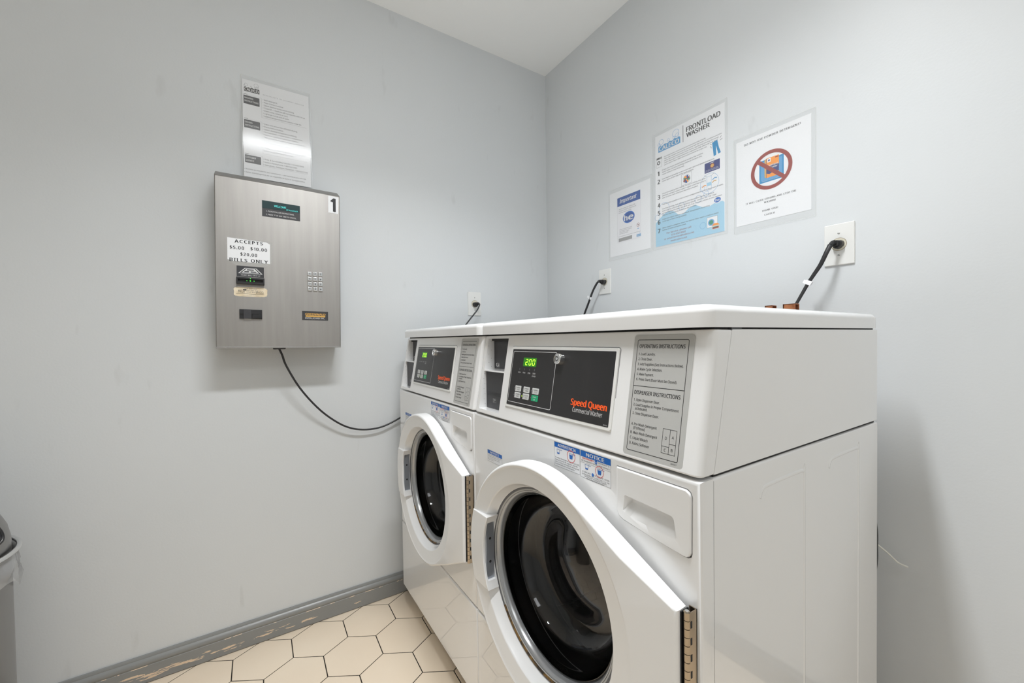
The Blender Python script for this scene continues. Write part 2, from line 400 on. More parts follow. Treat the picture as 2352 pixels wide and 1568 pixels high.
def ceiling_light(x, y, w, l, watts, spread, side, label):
    r = empty('ceiling_light', (x, y, RH)); tag(r, label, 'ceiling light', 'fluorescent fixtures on the ceiling')
    mb = MB()
    for a in ((-w - .012, -l - .012, w + .012, -l), (-w - .012, l, w + .012, l + .012), (-w - .012, -l, -w, l), (w, -l, w + .012, l)): box(mb, (a[0], a[1], -.022), (a[2], a[3], 0), M_wplas)
    mb.build('housing', r)
    def em(st):
        m = bpy.data.materials.new('diffuser'); m.use_nodes = True; b = m.node_tree.nodes['Principled BSDF']
        b.inputs['Base Color'].default_value = (.8, .8, .8, 1); b.inputs['Emission Color'].default_value = (.955, .98, 1, 1); b.inputs['Emission Strength'].default_value = st; return m
    strength = watts / (PI * 4 * w * l); m, ms = em(strength * .35), em(strength * side)
    mb = MB(); mb.add([(-w, -l, -.030), (w, -l, -.030), (w, l, -.030), (-w, l, -.030)], [(3, 2, 1, 0)], m)
    for i, (p, q) in enumerate((((-w, -l), (w, -l)), ((w, -l), (w, l)), ((w, l), (-w, l)), ((-w, l), (-w, -l)))):
        mb.add([(p[0], p[1], -.002), (q[0], q[1], -.002), (q[0], q[1], -.030), (p[0], p[1], -.030)], [(0, 3, 2, 1)], ms)
    mb.build('diffuser', r, smooth=0)
    ld = bpy.data.lights.new('tube_light', 'AREA'); ld.shape = 'RECTANGLE'; ld.size = 2 * w; ld.size_y = 2 * l; ld.energy = watts; ld.spread = math.radians(spread); ld.color = (.955, .98, 1)
    lo = bpy.data.objects.new('tube_light', ld); COL.objects.link(lo); lo.location = (0, 0, -.0315); lo.parent = r
ceiling_light(*MAIN_XY, .055, .36, LIGHT_MAIN, 125, .4, 'narrow fluorescent strip light on the ceiling above the washers')
ceiling_light(*FILL_XY, .30, .61, LIGHT_FILL, 180, 5.0, 'large added fill light on the ceiling to the right of the washers')  # unseen soft panel added to lift the right wall, washer fronts and ceiling

# ------------------------------------------------------------------ washers
X1, X2, WD = .79544, .10958, .683
WF = Matrix.Translation((-.3415, .53, 0))                # machine coordinates (left edge x=0, room y, z) -> root
PE = Vector((0, .0375, .215)).normalized()
PF = WF @ frame((0, -.8815, .932), (1, 0, 0), PE) @ MM       # sloping console face, millimetres
FF = WF @ frame((0, -.882, 0), (1, 0, 0), (0, 0, 1)) @ MM    # vertical front face, millimetres
def yz_prism(pts, x0, x1):
    b = bmesh.new(); vs = [b.verts.new((x0, p[0], p[1])) for p in pts]; f = b.faces.new(vs)
    r = bmesh.ops.extrude_face_region(b, geom=[f])
    for v in r['geom']:
        if isinstance(v, bmesh.types.BMVert): v.co.x = x1
    bmesh.ops.recalc_face_normals(b, faces=b.faces[:]); return b
def bev_where(b, fn, off, seg=4):
    es = [e for e in b.edges if fn(e)]
    if es: bmesh.ops.bevel(b, geom=es, offset=off, segments=seg, profile=.5, affect='EDGES', clamp_overlap=True)
    return b
def axisbox(a, c):
    b = bmesh.new(); bmesh.ops.create_cube(b, size=1)
    for v in b.verts: v.co = Vector([(a[i] + c[i]) / 2 + v.co[i] * (c[i] - a[i]) for i in range(3)])
    return b
XC, ZC = .347, .626
def door_outline(t, R=.252):
    t = abs((t + PI) % (2 * PI) - PI); cx, cz = .318, .124; L = math.hypot(cx, cz); tc = math.atan2(cz, cx); ft = tc + math.acos(R / L)
    if t <= tc: return cx / math.cos(t)
    if t <= ft: return R / math.cos(ft - t)
    return R
def make_washer():
    r = empty('washing_machine', (X1 + .3415, -.53, 0))
    # lower cabinet: open-fronted shell with two pressed ribs on each side
    mb = MB(); y0, y1, z0, z1 = -.8493, -.181, .045, .930
    b = bmesh.new(); bmesh.ops.create_cube(b, size=1)
    for v in b.verts: v.co = Vector((WD * (.5 + v.co.x), y0 + (y1 - y0) * (v.co.y + .5), z0 + (z1 - z0) * (v.co.z + .5)))
    bev_where(b, lambda e: all(abs(v.co.z - z1) < 1e-6 for v in e.verts), .004, 3)
    b.faces.ensure_lookup_table(); b.normal_update()
    bmesh.ops.delete(b, geom=[f for f in b.faces if f.normal.y < -.9 and f.calc_area() > .1], context='FACES')
    mb.bm(b, M_white, WF)
    box(mb, (.004, -.845, .925), (WD - .004, -.19, .9365), M_dark, M=WF)
    for sx, nx in ((WD, 1), (0, -1)):
        for ya, yb in ((-.719, -.560), (-.452, -.297)):
            P = crom([(sx, ya, .872), (sx, ya + .008, .884), (sx, ya + .03, .8885), (sx, yb - .02, .889), (sx, yb - .003, .886), (sx, yb, .875), (sx, yb, .60), (sx, yb, .14)], 5)
            tube(mb, P, (.0011, .0035), M_white, n=8, flat=(1, 0, 0), M=WF)
    mb.build('cabinet', r)
    # upper side shell between console and wall
    mb = MB(); b = yz_prism([(-.8480, .934), (-.7983, 1.1450), (-.181, 1.1450), (-.181, .934)], 0.0, WD); bev_where(b, lambda e: True, .0022, 2); mb.bm(b, M_white, WF)
    box(mb, (.006, -.835, 1.13), (WD - .006, -.19, 1.149), M_dark, M=WF)
    box(mb, (.600, -.800, 1.1445), (WD - .0003, -.772, 1.1475), M_charc, M=WF)
    mb.build('upper_panel', r)
    # console
    mb = MB(); b = yz_prism([(-.8815, .9345), (-.8440, 1.1445), (-.8005, 1.1445), (-.8500, .9345)], 0.0, WD)
    fr = lambda v: v.co.y < -.8815 + (v.co.z - .9345) * .0375 / .21 + .001
    bev_where(b, lambda e: all(fr(v) for v in e.verts) and abs(e.verts[0].co.z - e.verts[1].co.z) > .1, .013, 6)
    bev_where(b, lambda e: abs(e.verts[0].co.z - e.verts[1].co.z) < .004 and (e.verts[0].co.z < .94 or e.verts[0].co.z > 1.14) and e.calc_face_angle(0) > .8, .0035, 3)
    b = cut(b, [axisbox((.0245, -1, 1.0515), (.1300, -.8255, 1.1365)), axisbox((.0245, -1, .9460), (.1300, -.8525, 1.0475))])
    mb.bm(b, M_white, WF)
    for i in range(7):
        z = 1.128 - i * .0115; tube(mb, [(.0245, -.838 - (i % 2) * .008, z), (.0250, -.838 - (i % 2) * .008, z)], .0007, M_gink, n=8, M=WF)
    for i in range(7):
        z = 1.040 - i * .014; tube(mb, [(.0245, -.860 - (i % 2) * .003, z), (.0250, -.860 - (i % 2) * .003, z)], .0007, M_gink, n=8, M=WF)
    # raised bezel and black face of the control panel
    loopband(mb, PF, rrect(156.5, 36.5, 511.5, 187, 5), rrect(155.5, 35.5, 512.5, 188, 6), .05, M_gink)
    b = slab_bm(rrect(157, 37, 511, 186.5, 5), -1, 2.6, bev=1.6, seg=3)
    mb.bm(b, M_wplas, PF)
    console = mb.build('control_console', r)
    mb = MB(); slab(mb, PF, rrect(164, 43.5, 504.5, 180, 1.5), 1, 3.0, M_pblk, bev=.3, seg=1)
    outline(mb, PF, 168, 51, 338, 175, 4, 1.1, 3.15, M_wink)
    slab(mb, PF, rrect(216, 139.5, 268, 160, 2), 3, 3.3, M_ledg)
    def seven(n, x, y, w, h, t):
        sg = {'2': 'abged', '0': 'abcdef'}[n]; sl = .12
        pos = dict(a=((0, h), (w, h)), g=((0, h / 2), (w, h / 2)), d=((0, 0), (w, 0)), b=((w, h), (w, h / 2)), c=((w, h / 2), (w, 0)), e=((0, h / 2), (0, 0)), f=((0, h), (0, h / 2)))
        for k in sg:
            p, q = pos[k]; d = Vector((q[0] - p[0], q[1] - p[1])); d.normalize(); p = Vector(p) + d * t * .3; q = Vector(q) - d * t * .3
            seg2(mb, PF, (x + p.x + sl * p.y, y + p.y), (x + q.x + sl * q.y, y + q.y), t, 3.45, M_led)
    for i, ch in enumerate('200'): seven(ch, 225 + i * 14, 143, 8, 13, 2.2)
    for i, (s, s2) in enumerate((('WASH', ''), ('RINSE', ''), ('SPIN', ''), ('DOOR', 'LOCKED'))):
        x = 203 + i * 20; rect(mb, PF, x, 130, x + 2, 134.5, 3.2, M_gink if i != 9 else M_led)
        text(mb, PF, s, x + 1, 122.5, 3.2, M_wink, 3.2, align='C', w=10)
        if s2: text(mb, PF, s2, x + 1, 116.5, 3.2, M_wink, 3.2, align='C', w=14)
    text(mb, PF, 'Speed Queen', 399.5, 71.3, 12.2, M_org, 3.2, w=98, bold=.045)
    text(mb, PF, 'Commercial Washer', 406.8, 58.6, 8.6, M_wink, 3.2, w=81)
    text(mb, PF, '804325', 492.5, 45.5, 2, M_wink, 3.2, w=9.5)
    keypad = mb.build('control_display', console, smooth=0); keypad['label'] = 'black control face with green 200 readout'
    lab = [('NORMAL', 'HOT'), ('NORMAL', 'WARM'), ('NORMAL', 'COLD'), ('PERM', 'PRESS'), ('DELICATES', 'COLD'), ('START', '')]
    for i in range(6):
        mb = MB(); cx = (208, 243, 278)[i % 3]; cy = (85.2, 69.4)[i // 3]; g = i == 5
        slab(mb, PF, rrect(cx - 12.5, cy - 6.8, cx + 12.5, cy + 6.8, 2), 2.8, 3.7, M_gbtn if g else M_btn, bev=.3, seg=1)
        tm = M_wink if g else M_ink; text(mb, PF, lab[i][0], cx + (0 if g else 2), cy + .8, 3, tm, 3.85, w=15 if not g else 13, align='C')
        if lab[i][1]: text(mb, PF, lab[i][1], cx + 2, cy - 4, 3, tm, 3.85, w=11, align='C')
        else: rect(mb, PF, cx - 1.5, cy - 4.5, cx + 1.5, cy - 2, 3.85, M_wink)
        if not g:
            rect(mb, PF, cx - 10, cy - 4.5, cx - 9, cy + 4, 3.85, M_ink)
        disc(mb, PF, cx - 16, cy, 1.3, 3.2, M_led if i == 4 else M_gink, 10)
        o = mb.build('button', console, smooth=0)
        if g: o['label'] = 'green start button'
    mb = MB(); LM = PF @ Matrix.Translation((352.5, 160, 0))
    lathe(mb, [(0, 14.5), (3.2, 14.5), (3.4, 13.6), (5.2, 13.6), (5.6, 14.8), (10.8, 14.2), (11.6, 13), (12.6, 3), (12.8, 2.5)], M_chro, LM, 32)
    ring(mb, LM, 0, 0, 3.6, 5.0, 13.75, M_ink)
    mb.build('key_lock', console)['label'] = 'round chrome key lock'
    # instruction plate
    mb = MB(); loopband(mb, PF, rrect(540.5, 7.5, 654.5, 210, 6), rrect(539.8, 6.8, 655.2, 210.7, 6.5), .1, M_wplas)
    slab(mb, PF, rrect(541, 8, 654, 209.5, 6), -.2, .5, M_plate, bev=.2, seg=1)
    outline(mb, PF, 548.3, 16, 645.3, 201.3, 3, .9, .65, M_ink); rect(mb, PF, 548.3, 122.6, 645.3, 123.5, .65, M_ink)
    text(mb, PF, 'OPERATING INSTRUCTIONS', 553, 187, 6.0, M_ink, .65, w=86.5, bold=.02)
    for i, (s, w) in enumerate((('1. Load Laundry.', 33.5), ('2. Close Door.', 28.5), ('3. Add Supplies (See Instructions Below).', 86), ('4. Make Cycle Selection.', 49), ('5. Make Payment.', 34), ('6. Press Start (Door Must be Closed).', 78))):
        text(mb, PF, s, 553.2, 174.8 - i * 8.5, 4.1, M_ink, .65, w=w, bold=.014)
    text(mb, PF, 'DISPENSER INSTRUCTIONS', 552.4, 109.4, 6.0, M_ink, .65, w=87, bold=.02)
    for y, s, w, dx in ((97.8, '1. Open Dispenser Door.', 51, 0), (89.8, '2. Load Supplies in Proper Compartment', 86, 0), (83.6, 'as Indicated.', 25, 4), (75.6, '3. Close Dispenser Door.', 52, 0),
                        (57.8, 'A. Pre Wash Detergent', 50.5, 0), (51.5, '(If Offered)', 23.5, 5), (43.8, 'B. Main Wash Detergent', 53, 0), (35.1, 'C. Liquid Bleach', 36, 0), (26.4, 'D. Fabric Softener', 40, 0)):
        text(mb, PF, s, 553 + dx, y, 4.1, M_ink, .65, w=w, bold=.014)
    for a in ((615, 35.2, 628.4, 62.3), (615, 24.8, 628.4, 35.8), (627.8, 40.2, 639.6, 62.3), (627.8, 24.8, 639.6, 40.8)): outline(mb, PF, *a, .1, .6, .65, M_ink)
    for ch, x, y in (('D', 621.6, 46), ('A', 633.6, 49), ('C', 621.6, 28), ('B', 633.6, 30)): text(mb, PF, ch, x, y, 4.2, M_ink, .7, align='C')
    text(mb, PF, '804327', 634, 11.5, 2.2, M_ink, .7, w=10)
    mb.build('instruction_plate', r, smooth=0)['label'] = 'grey printed operating instructions plate'
    # card readers in the recess
    mb = MB(); box(mb, (.0262, -.8290, 1.0535), (.1290, -.8262, 1.1300), M_charc, bev=.0006, M=WF)
    RFm = WF @ frame((0, -.8292, 0), (1, 0, 0), (0, 0, 1)) @ MM
    text(mb, RFm, 'Gi', 36, 1059, 10, M_wink, .2, w=17, bold=.03); rect(mb, RFm, 36, 1056.2, 54, 1056.8, .2, M_pgrey)
    for x in (70, 122): box(mb, (x / 1000 - .003, -.8295, 1.1295), (x / 1000 + .003, -.8265, 1.1335), M_charc, M=WF)
    mb.build('card_reader', r, smooth=0)['label'] = 'dark upper reader plate'
    mb = MB(); box(mb, (.0262, -.8560, .9475), (.1290, -.8530, 1.0463), M_charc, bev=.0006, M=WF)
    RF = WF @ frame((0, -.8562, 0), (1, 0, 0), (0, 0, 1)) @ MM
    box(mb, (.036, -.8568, .982), (.128, -.8560, .987), M_black, M=WF); box(mb, (.036, -.8562, .990), (.128, -.8560, .9915), M_black, M=WF)
    outline(mb, RF, 62, 964, 79, 975, .1, .8, .2, M_pgrey); rect(mb, RF, 65, 970, 76, 972.5, .2, M_pgrey); rect(mb, RF, 65, 966, 70, 968.5, .2, M_pgrey)
    mb.build('card_reader', r, smooth=0)['label'] = 'dark lower reader plate with a card slot'
    # lid
    mb = MB(); b = slab_bm([(-.0005, -.860), (WD + .0005, -.860), (WD + .0005, -.176), (-.0005, -.176)], 1.1475, 1.1815, bev=.013, seg=6, vert=.022, vseg=7)
    mb.bm(b, M_white, WF); mb.build('lid', r)
    # front panel with the round opening, lower panel, base and feet
    def fslab(z0, z1, rb):
        b = axisbox((0, -.882, z0), (WD, -.8500, z1))
        bev_where(b, lambda e: all(v.co.y < -.88 for v in e.verts), rb, 5); return b
    hole = bmesh.new(); bmesh.ops.create_cone(hole, cap_ends=True, segments=96, radius1=.205, radius2=.205, depth=.2, matrix=Matrix.Translation((XC, -.86, ZC)) @ Matrix.Rotation(PI / 2, 4, 'X'))
    dro = [(531, 914.5), (530.5, 846)] + [(531.5, 838), (536, 832), (545, 828.5), (600, 821.5), (655, 816.8), (662, 817), (667, 820), (669, 826)] + [(670, 905), (667.5, 911), (662, 914.5)]
    def outl(off): 
        c = Vector((600, 866)); return [tuple(Vector(p) + Vector((math.copysign(off, p[0] - c.x), math.copysign(off, p[1] - c.y)))) for p in dro]
    dh = slab_bm(outl(1.6), -20, 10); bmesh.ops.transform(dh, matrix=WF.inverted() @ FF, verts=dh.verts[:])
    bmesh.ops.recalc_face_normals(dh, faces=dh.faces[:])
    b = cut(fslab(.3715, .9295, .006), [hole, dh]); mb = MB(); mb.bm(b, M_white, WF)
    dhb = slab_bm(outl(2.5), -24, -19.5); mb.bm(dhb, M_dark, FF)
    mb.build('front_panel', r)
    mb = MB(); mb.bm(fslab(.0965, .3675, .005), M_white, WF); mb.build('lower_panel', r)
    mb = MB(); box(mb, (.012, -.835, .012), (WD - .012, -.20, .10), M_wplas, M=WF); mb.build('base', r)
    for x in (.06, WD - .06):
        for y in (-.78, -.25):
            mb = MB(); lathe(mb, [(0, 0), (.022, 0), (.022, .006), (.012, .012), (.012, .02)], M_rub, WF @ Matrix.Translation((x, y, 0)), 20); mb.build('foot', r)
    # detergent drawer
    b = slab_bm(dro, -14, 3.2, bev=2.2, seg=3)
    pk = [(546, 870.5), (547.5, 872), (640, 869), (643.5, 866), (649, 834), (648, 830.5), (645, 829.8), (600, 830.8), (560, 833.2), (547, 836.2), (542, 841)]
    c = bmesh.new(); A = [c.verts.new((p[0], p[1], 8)) for p in pk]
    B = [c.verts.new((600 + (p[0] - 600) * .82, (p[1] - 866) * (.80 if p[1] > 860 else .25) + 866 - (0 if p[1] > 860 else 1), -11)) for p in pk]
    c.faces.new(A); c.faces.new(B[::-1])
    for i in range(len(pk)): j = (i + 1) % len(pk); c.faces.new((A[i], B[i], B[j], A[j]))
    bmesh.ops.recalc_face_normals(c, faces=c.faces[:]); b = cut(b, [c]); mb = MB(); mb.bm(b, M_wdoor, FF); mb.build('dispenser_drawer', r)
    # stickers
    def cup(mb, x, y, k, lvl):
        poly(mb, FF, [(x - 5 * k, y + 5 * k), (x - 3.6 * k, y - 5 * k), (x + 3.6 * k, y - 5 * k), (x + 5 * k, y + 5 * k)], .35, M_paper)
        poly(mb, FF, [(x - 5 * k + 1.4 * k * (1 - lvl), y - 5 * k + 10 * k * lvl), (x - 3.6 * k, y - 5 * k), (x + 3.6 * k, y - 5 * k), (x + 5 * k - 1.4 * k * (1 - lvl), y - 5 * k + 10 * k * lvl)], .45, M_nblue)
        for a, c_ in (((x - 5 * k, y + 5 * k), (x - 3.6 * k, y - 5 * k)), ((x - 3.6 * k, y - 5 * k), (x + 3.6 * k, y - 5 * k)), ((x + 3.6 * k, y - 5 * k), (x + 5 * k, y + 5 * k)), ((x - 5 * k, y + 5 * k), (x + 13 * k, y + 4.6 * k))): seg2(mb, FF, a, c_, .7, .5, M_blue)
    def sticker(x0, y0, x1, y1, hb, title, fn, lb):
        mb = MB(); rect(mb, FF, x0, y0, x1, y1, .15, M_paper); outline(mb, FF, x0, y0, x1, y1, .1, .4, .3, M_gink)
        rect(mb, FF, x0, y1 - hb, x1, y1, .3, M_nblue); text(mb, FF, title, (x0 + x1) / 2, y1 - hb * .78, hb * .56, M_wink, .45, w=(x1 - x0) * (.72 if len(title) > 6 else .6), bold=.03, align='C')
        fn(mb); mb.build('sticker', r, smooth=0)['label'] = lb
    def st1(mb):
        for i, (s, w) in enumerate((('DOOR LOCK LIGHT MUST BE ON', 66), ('WHEN OPERATING CYCLE.', 60), ('Do not open door while', 58), ('light is on.', 30))): text(mb, FF, s, 77.5, 830 - i * 4, 2.2, M_gink, .3, w=w)
    sticker(74.8, 813.8, 148.4, 843.5, 9.5, 'NOTICE', st1, 'small blue and white notice sticker')
    def st2(mb):
        cup(mb, 372, 904, .9, .3); cup(mb, 411, 903, 1.0, .8); ring(mb, FF, 411, 902.5, 11, 12, .6, M_bred)
        for i, (s, w) in enumerate((('Si utiliza detergente que no es (HE),', 74), ('evite el exceso de espuma usando', 68), ('sólo 1/2 de la cantidad de detergente', 72), ('recomendada por el fabricante.', 60))): text(mb, FF, s, 361.5, 889.8 - i * 4.3, 2.8, M_ink, .3, w=w)
    sticker(359.2, 873.6, 436.5, 922.6, 10.5, 'ADVERTENCIA', st2, 'Spanish detergent warning sticker')
    def st3(mb):
        text(mb, FF, 'HIGH EFFICIENCY', 443, 907.2, 3, M_bred, .3, w=31, bold=.03); disc(mb, FF, 479.5, 908.4, 3.4, .3, M_nblue); text(mb, FF, 'he', 477.8, 907.2, 2.4, M_wink, .45, w=3.6); text(mb, FF, 'DETERGENT IS', 485, 907.2, 2.8, M_ink, .3, w=27)
        text(mb, FF, 'RECOMMENDED FOR BEST PERFORMANCE', 441, 902.4, 2.8, M_ink, .3, w=72); rect(mb, FF, 438.5, 900, 515.4, 900.4, .3, M_gink)
        cup(mb, 455, 893.5, .85, .3); cup(mb, 488, 893, .95, .8); ring(mb, FF, 488, 893, 9.6, 10.5, .6, M_bred)
        text(mb, FF, 'IF USING NON', 443, 881.8, 2.7, M_ink, .3, w=22); disc(mb, FF, 471, 883, 3.2, .3, M_nblue); text(mb, FF, 'DETERGENT, AVOID', 476, 881.8, 2.7, M_ink, .3, w=36)
        for i, (s, w) in enumerate((('OVERSUDSING BY USING ONLY 1/2 THE', 70), ('DETERGENT MANUFACTURERS', 56), ('RECOMMENDED AMOUNT', 46))): text(mb, FF, s, 477, 878 - i * 3.4 - .6, 2.6, M_ink, .3, w=w, align='C')
    sticker(438.2, 871.6, 515.6, 922.6, 11.5, 'NOTICE', st3, 'blue-headed English detergent notice sticker')
    # door, hung on the hinge line
    hx, hy = .672, -.897
    dr = []; n = 180; tc = math.atan2(.124, .318)
    ths = sorted([2 * PI * i / n - PI for i in range(n)] + [tc, -tc, tc + .02, tc - .02, -tc + .02, -tc - .02])
    mb = MB(); vs = []
    for t in ths:
        rho = door_outline(t); a = min(.2445, rho - .0085)
        pr = [(.1925, -.8925), (.1965, -.8950), (.2050, -.9150), (.2062, -.9170), (.2078, -.9182), (a - .004, -.9225), (a, -.9243), (a + .002, -.9250), (rho - .0055, -.9250), (rho - .0028, -.9240), (rho - .0009, -.9218), (rho, -.9190), (rho, -.8900), (rho - .003, -.8870), (.200, -.8870), (.193, -.8890)]
        vs += [(XC + q * math.cos(t), y, ZC + q * math.sin(t)) for q, y in pr]
    # the plate slopes back towards the hinge
    vs = [(x, y + (.0135 * min(1, max(0, (x - .575) / .09)) if y < -.9175 and math.hypot(x - XC, z - ZC) > .2435 else 0), z) for x, y, z in vs]
    L = len(pr); N = len(ths); fs = []
    for i in range(N):
        j = (i + 1) % N
        for q in range(L): fs.append((i * L + q, i * L + (q + 1) % L, j * L + (q + 1) % L, j * L + q))
    mb.add(vs, fs, M_wdoor, WF)
    # flush finger grip bridging the ring on the handle side
    g = .0875; oa = math.asin(g / .2500); ia = math.asin(g / .1895); P = []
    for i in range(13): a = PI - oa + 2 * oa * i / 12; P.append((XC + .2500 * math.cos(a), ZC + .2500 * math.sin(a)))
    for i in range(13): a = PI + ia - 2 * ia * i / 12; P.append((XC + .1895 * math.cos(a), ZC + .1895 * math.sin(a)))
    GF = WF @ frame((0, 0, 0), (1, 0, 0), (0, 0, 1))
    gb = slab_bm(P, .8960, .9265, bev=.0022, seg=3)
    pocket = axisbox((.150, .660, -.9215), (.200, .900, -.9)); bmesh.ops.delete(pocket, geom=pocket.verts[:], context='VERTS')
    bmesh.ops.create_cube(pocket, size=1, matrix=Matrix.Translation((.1755, ZC, .9095)) @ Matrix.Diagonal((.034, .140, .022, 1)))
    gb = cut(gb, [pocket]); mb.bm(gb, M_wdoor, GF)
    door = mb.build('door', r, origin=WF @ Vector((hx, hy, .626)))
    def dpart(name, mb, **k):
        o = mb.build(name, None, **k); o.parent = door; o.location = -door.location; return o
    mb = MB(); box(mb, (.1590, -.9200, ZC - .0695), (.1640, -.8990, ZC + .0695), M_strk, M=WF)
    for dz in (.028, -.028):
        lathe(mb, [(0, .0006), (.0032, .0006), (.0032, 0)], M_ink, WF @ Matrix.Translation((.1640, -.910, ZC + dz)) @ Matrix.Rotation(PI / 2, 4, 'Y'), 14)
    dpart('latch_strike', mb)
    YM = WF @ frame((XC, 0, ZC), (1, 0, 0), (0, 0, 1))         # lathe axis out of the front; depth measured as -y
    mb = MB(); lathe(mb, [(.1965, .8935), (.1935, .8945), (.1915, .8935), (.1905, .8920)], M_gink, YM, 120)
    lathe(mb, [(.1905, .8925), (.1890, .8930), (.1878, .8925), (.1868, .8900)], M_plate, YM, 120)
    lathe(mb, [(.1868, .8905), (.1862, .8900)], M_gink, YM, 120)
    lathe(mb, [(.1862, .8905), (.1840, .8900), (.1815, .8860), (.1795, .8800), (.1790, .8740)], M_trim, YM, 120)
    lathe(mb, [(.1925, .8945), (.1905, .8955), (.1880, .8942), (.1870, .8925)], M_rust, YM, 60, a0=PI * 1.22, a1=PI * 1.62)
    dpart('trim_ring', mb, smooth=50, wn=False)
    mb = MB(); go = [(.1795, .8760), (.1760, .8500), (.1700, .8250), (.1560, .8020), (.1350, .7900), (.1050, .7850), (.0850, .7900), (.0500, .7960), (.0001, .7980)]
    gi = [(.0001, .8030), (.0500, .8010), (.0860, .7945), (.1040, .7900), (.1315, .7945), (.1515, .8060), (.1650, .8270), (.1712, .8510), (.1750, .8760)]
    lathe(mb, go + gi + [go[0]], M_glass, YM, 96); gl = dpart('glass_bowl', mb, smooth=60, wn=False)
    b = bmesh.new(); b.from_mesh(gl.data); bmesh.ops.remove_doubles(b, verts=b.verts[:], dist=1e-5); bmesh.ops.recalc_face_normals(b, faces=b.faces[:]); b.to_mesh(gl.data); b.free()
    mb = MB(); kn = 21; zz0, zz1 = ZC - .124, ZC + .124; st = (zz1 - zz0) / kn; hcx, hcy = .6725, -.8990
    for i in range(kn):
        za, zb = zz0 + i * st + .0005, zz0 + (i + 1) * st - .0005
        lathe(mb, [(.002, za), (.0046, za), (.0046, zb), (.002, zb)], M_hing, WF @ Matrix.Translation((hcx, hcy, 0)), 20)
        if i % 2: box(mb, (.6771, hcy + .0015, za + .0006), (.67745, hcy + .0050, zb - .0006), M_dark, M=WF)
    lathe(mb, [(.0036, zz1 - .001), (.0036, zz0)], M_dark, WF @ Matrix.Translation((hcx, hcy, 0)), 14)
    lathe(mb, [(0, zz1 + .0012), (.0028, zz1 + .0012), (.0028, zz1 - .004)], M_chro, WF @ Matrix.Translation((hcx, hcy, 0)), 14)
    box(mb, (.6758, hcy, zz0 + .0005), (.6771, -.8825, zz1 - .0005), M_hing, M=WF)
    box(mb, (.6655, -.8840, zz0 + .0005), (.6771, -.8825, zz1 - .0005), M_hing, M=WF)
    box(mb, (.6653, -.9045, zz0 + .002), (.6672, -.8870, zz1 - .002), M_rub, M=WF)
    mb.build('hinge', r)['label'] = 'nickel piano hinge'
    # gasket and drum seen through the glass
    mb = MB(); lathe(mb, [(.2048, .8750), (.2000, .8680), (.1930, .8500), (.1980, .8300), (.1860, .8080), (.1880, .7900), (.2000, .7800), (.2060, .7700)], M_rub, YM, 96); tube(mb, [(XC + .1905 * math.cos(2 * PI * i / 96) - .3415, -.842 + .53, ZC + .1905 * math.sin(2 * PI * i / 96)) for i in range(97)], .0009, M_plate, n=6)
    mb.build('door_gasket', r, smooth=50, wn=False)
    mb = MB(); lathe(mb, [(.2060, .7720), (.2450, .7650), (.2520, .7500), (.2520, .3800), (.2300, .3600), (.0001, .3550)], M_drum, YM, 96)
    for k in range(3):
        a = PI / 2 + k * 2 * PI / 3 + .5; D = YM @ Matrix.Rotation(a, 4, 'Z'); poly(mb, D, [(0, 0)] * 0 or [(.252, -.035), (.190, -.008), (.190, .008), (.252, .035)], .74, M_drum)
        mb.add([(.252, -.035, .74), (.190, -.008, .74), (.190, .008, .74), (.252, .035, .74), (.252, -.035, .38), (.190, -.008, .38), (.190, .008, .38), (.252, .035, .38)], [(0, 1, 5, 4), (1, 2, 6, 5), (2, 3, 7, 6)], M_drum, D)
    mb.build('drum', r, smooth=50, wn=False)
    return r, door
def dup(root):
    r = root.copy(); COL.objects.link(r)
    for ch in list(root.children):
        c = ch.copy(); COL.objects.link(c); c.parent = r
        for g in ch.children:
            d = g.copy(); COL.objects.link(d); d.parent = c
    return r
w1, door1 = make_washer()
w2 = dup(w1); w2.location.x = X2 + .3415
door1.rotation_euler = (0, 0, .038)
GW = 'front-loading washers side by side'
tag(w1, 'nearer white front-loading commercial washer at right, its whole right side panel showing', 'washing machine', GW)
tag(w2, 'farther white front-loading commercial washer standing in the corner against the left wall', 'washing machine', GW)

# ------------------------------------------------------------------ payment box on the left wall
BO = Vector((.125, -1.505, 1.1175)); AR = math.radians(-.75)
BF = frame(BO, (0, math.cos(AR), math.sin(AR)), (0, -math.sin(AR), math.cos(AR))) @ MM
def bl(x, y): return (x - .0131 * y, y + .0131 * x)
bx = empty('payment_box', (0, -1.31, 1.1175))
BI = Matrix.Translation((0, 1.31, -1.1175)) @ BF
mb = MB(); W_, H_ = 392, 583
b = bmesh.new(); prof = [(0, 0), (0, H_), (-60, H_ + 32), (-124, H_ + 32), (-124, 0)]
vs = [b.verts.new((0, p[1], p[0])) for p in prof]; f = b.faces.new(vs); q = bmesh.ops.extrude_face_region(b, geom=[f])
for v in q['geom']:
    if isinstance(v, bmesh.types.BMVert): v.co.x = W_
bmesh.ops.recalc_face_normals(b, faces=b.faces[:])
bev_where(b, lambda e: all(v.co.z > -1 for v in e.verts), 3.0, 4)
bev_where(b, lambda e: all(abs(v.co.y - H_ - 32) < 1 for v in e.verts), 1.0, 2)
mb.bm(b, M_steel, BI); cab = mb.build('steel_housing', bx)
mb = MB(); loopband(mb, BI, rrect(2.2, 2.0, W_ - 2.2, 4.4, .5), rrect(1.2, 1, W_ - 1.2, 5.4, .5), .15, M_chro)
mb.build('door_edge_strip', bx, smooth=0)
def bpart(name, mb, lb=None, **k):
    o = mb.build(name, bx, **k)
    if lb: o['label'] = lb
    return o
def rb(mb, x0, y0, x1, y1, z0, z1, m, r=.5, **k):
    a = bl(x0, y0); c = bl(x1, y1); slab(mb, BI, rrect(a[0], a[1], c[0], c[1], r), z0, z1, m, **k)
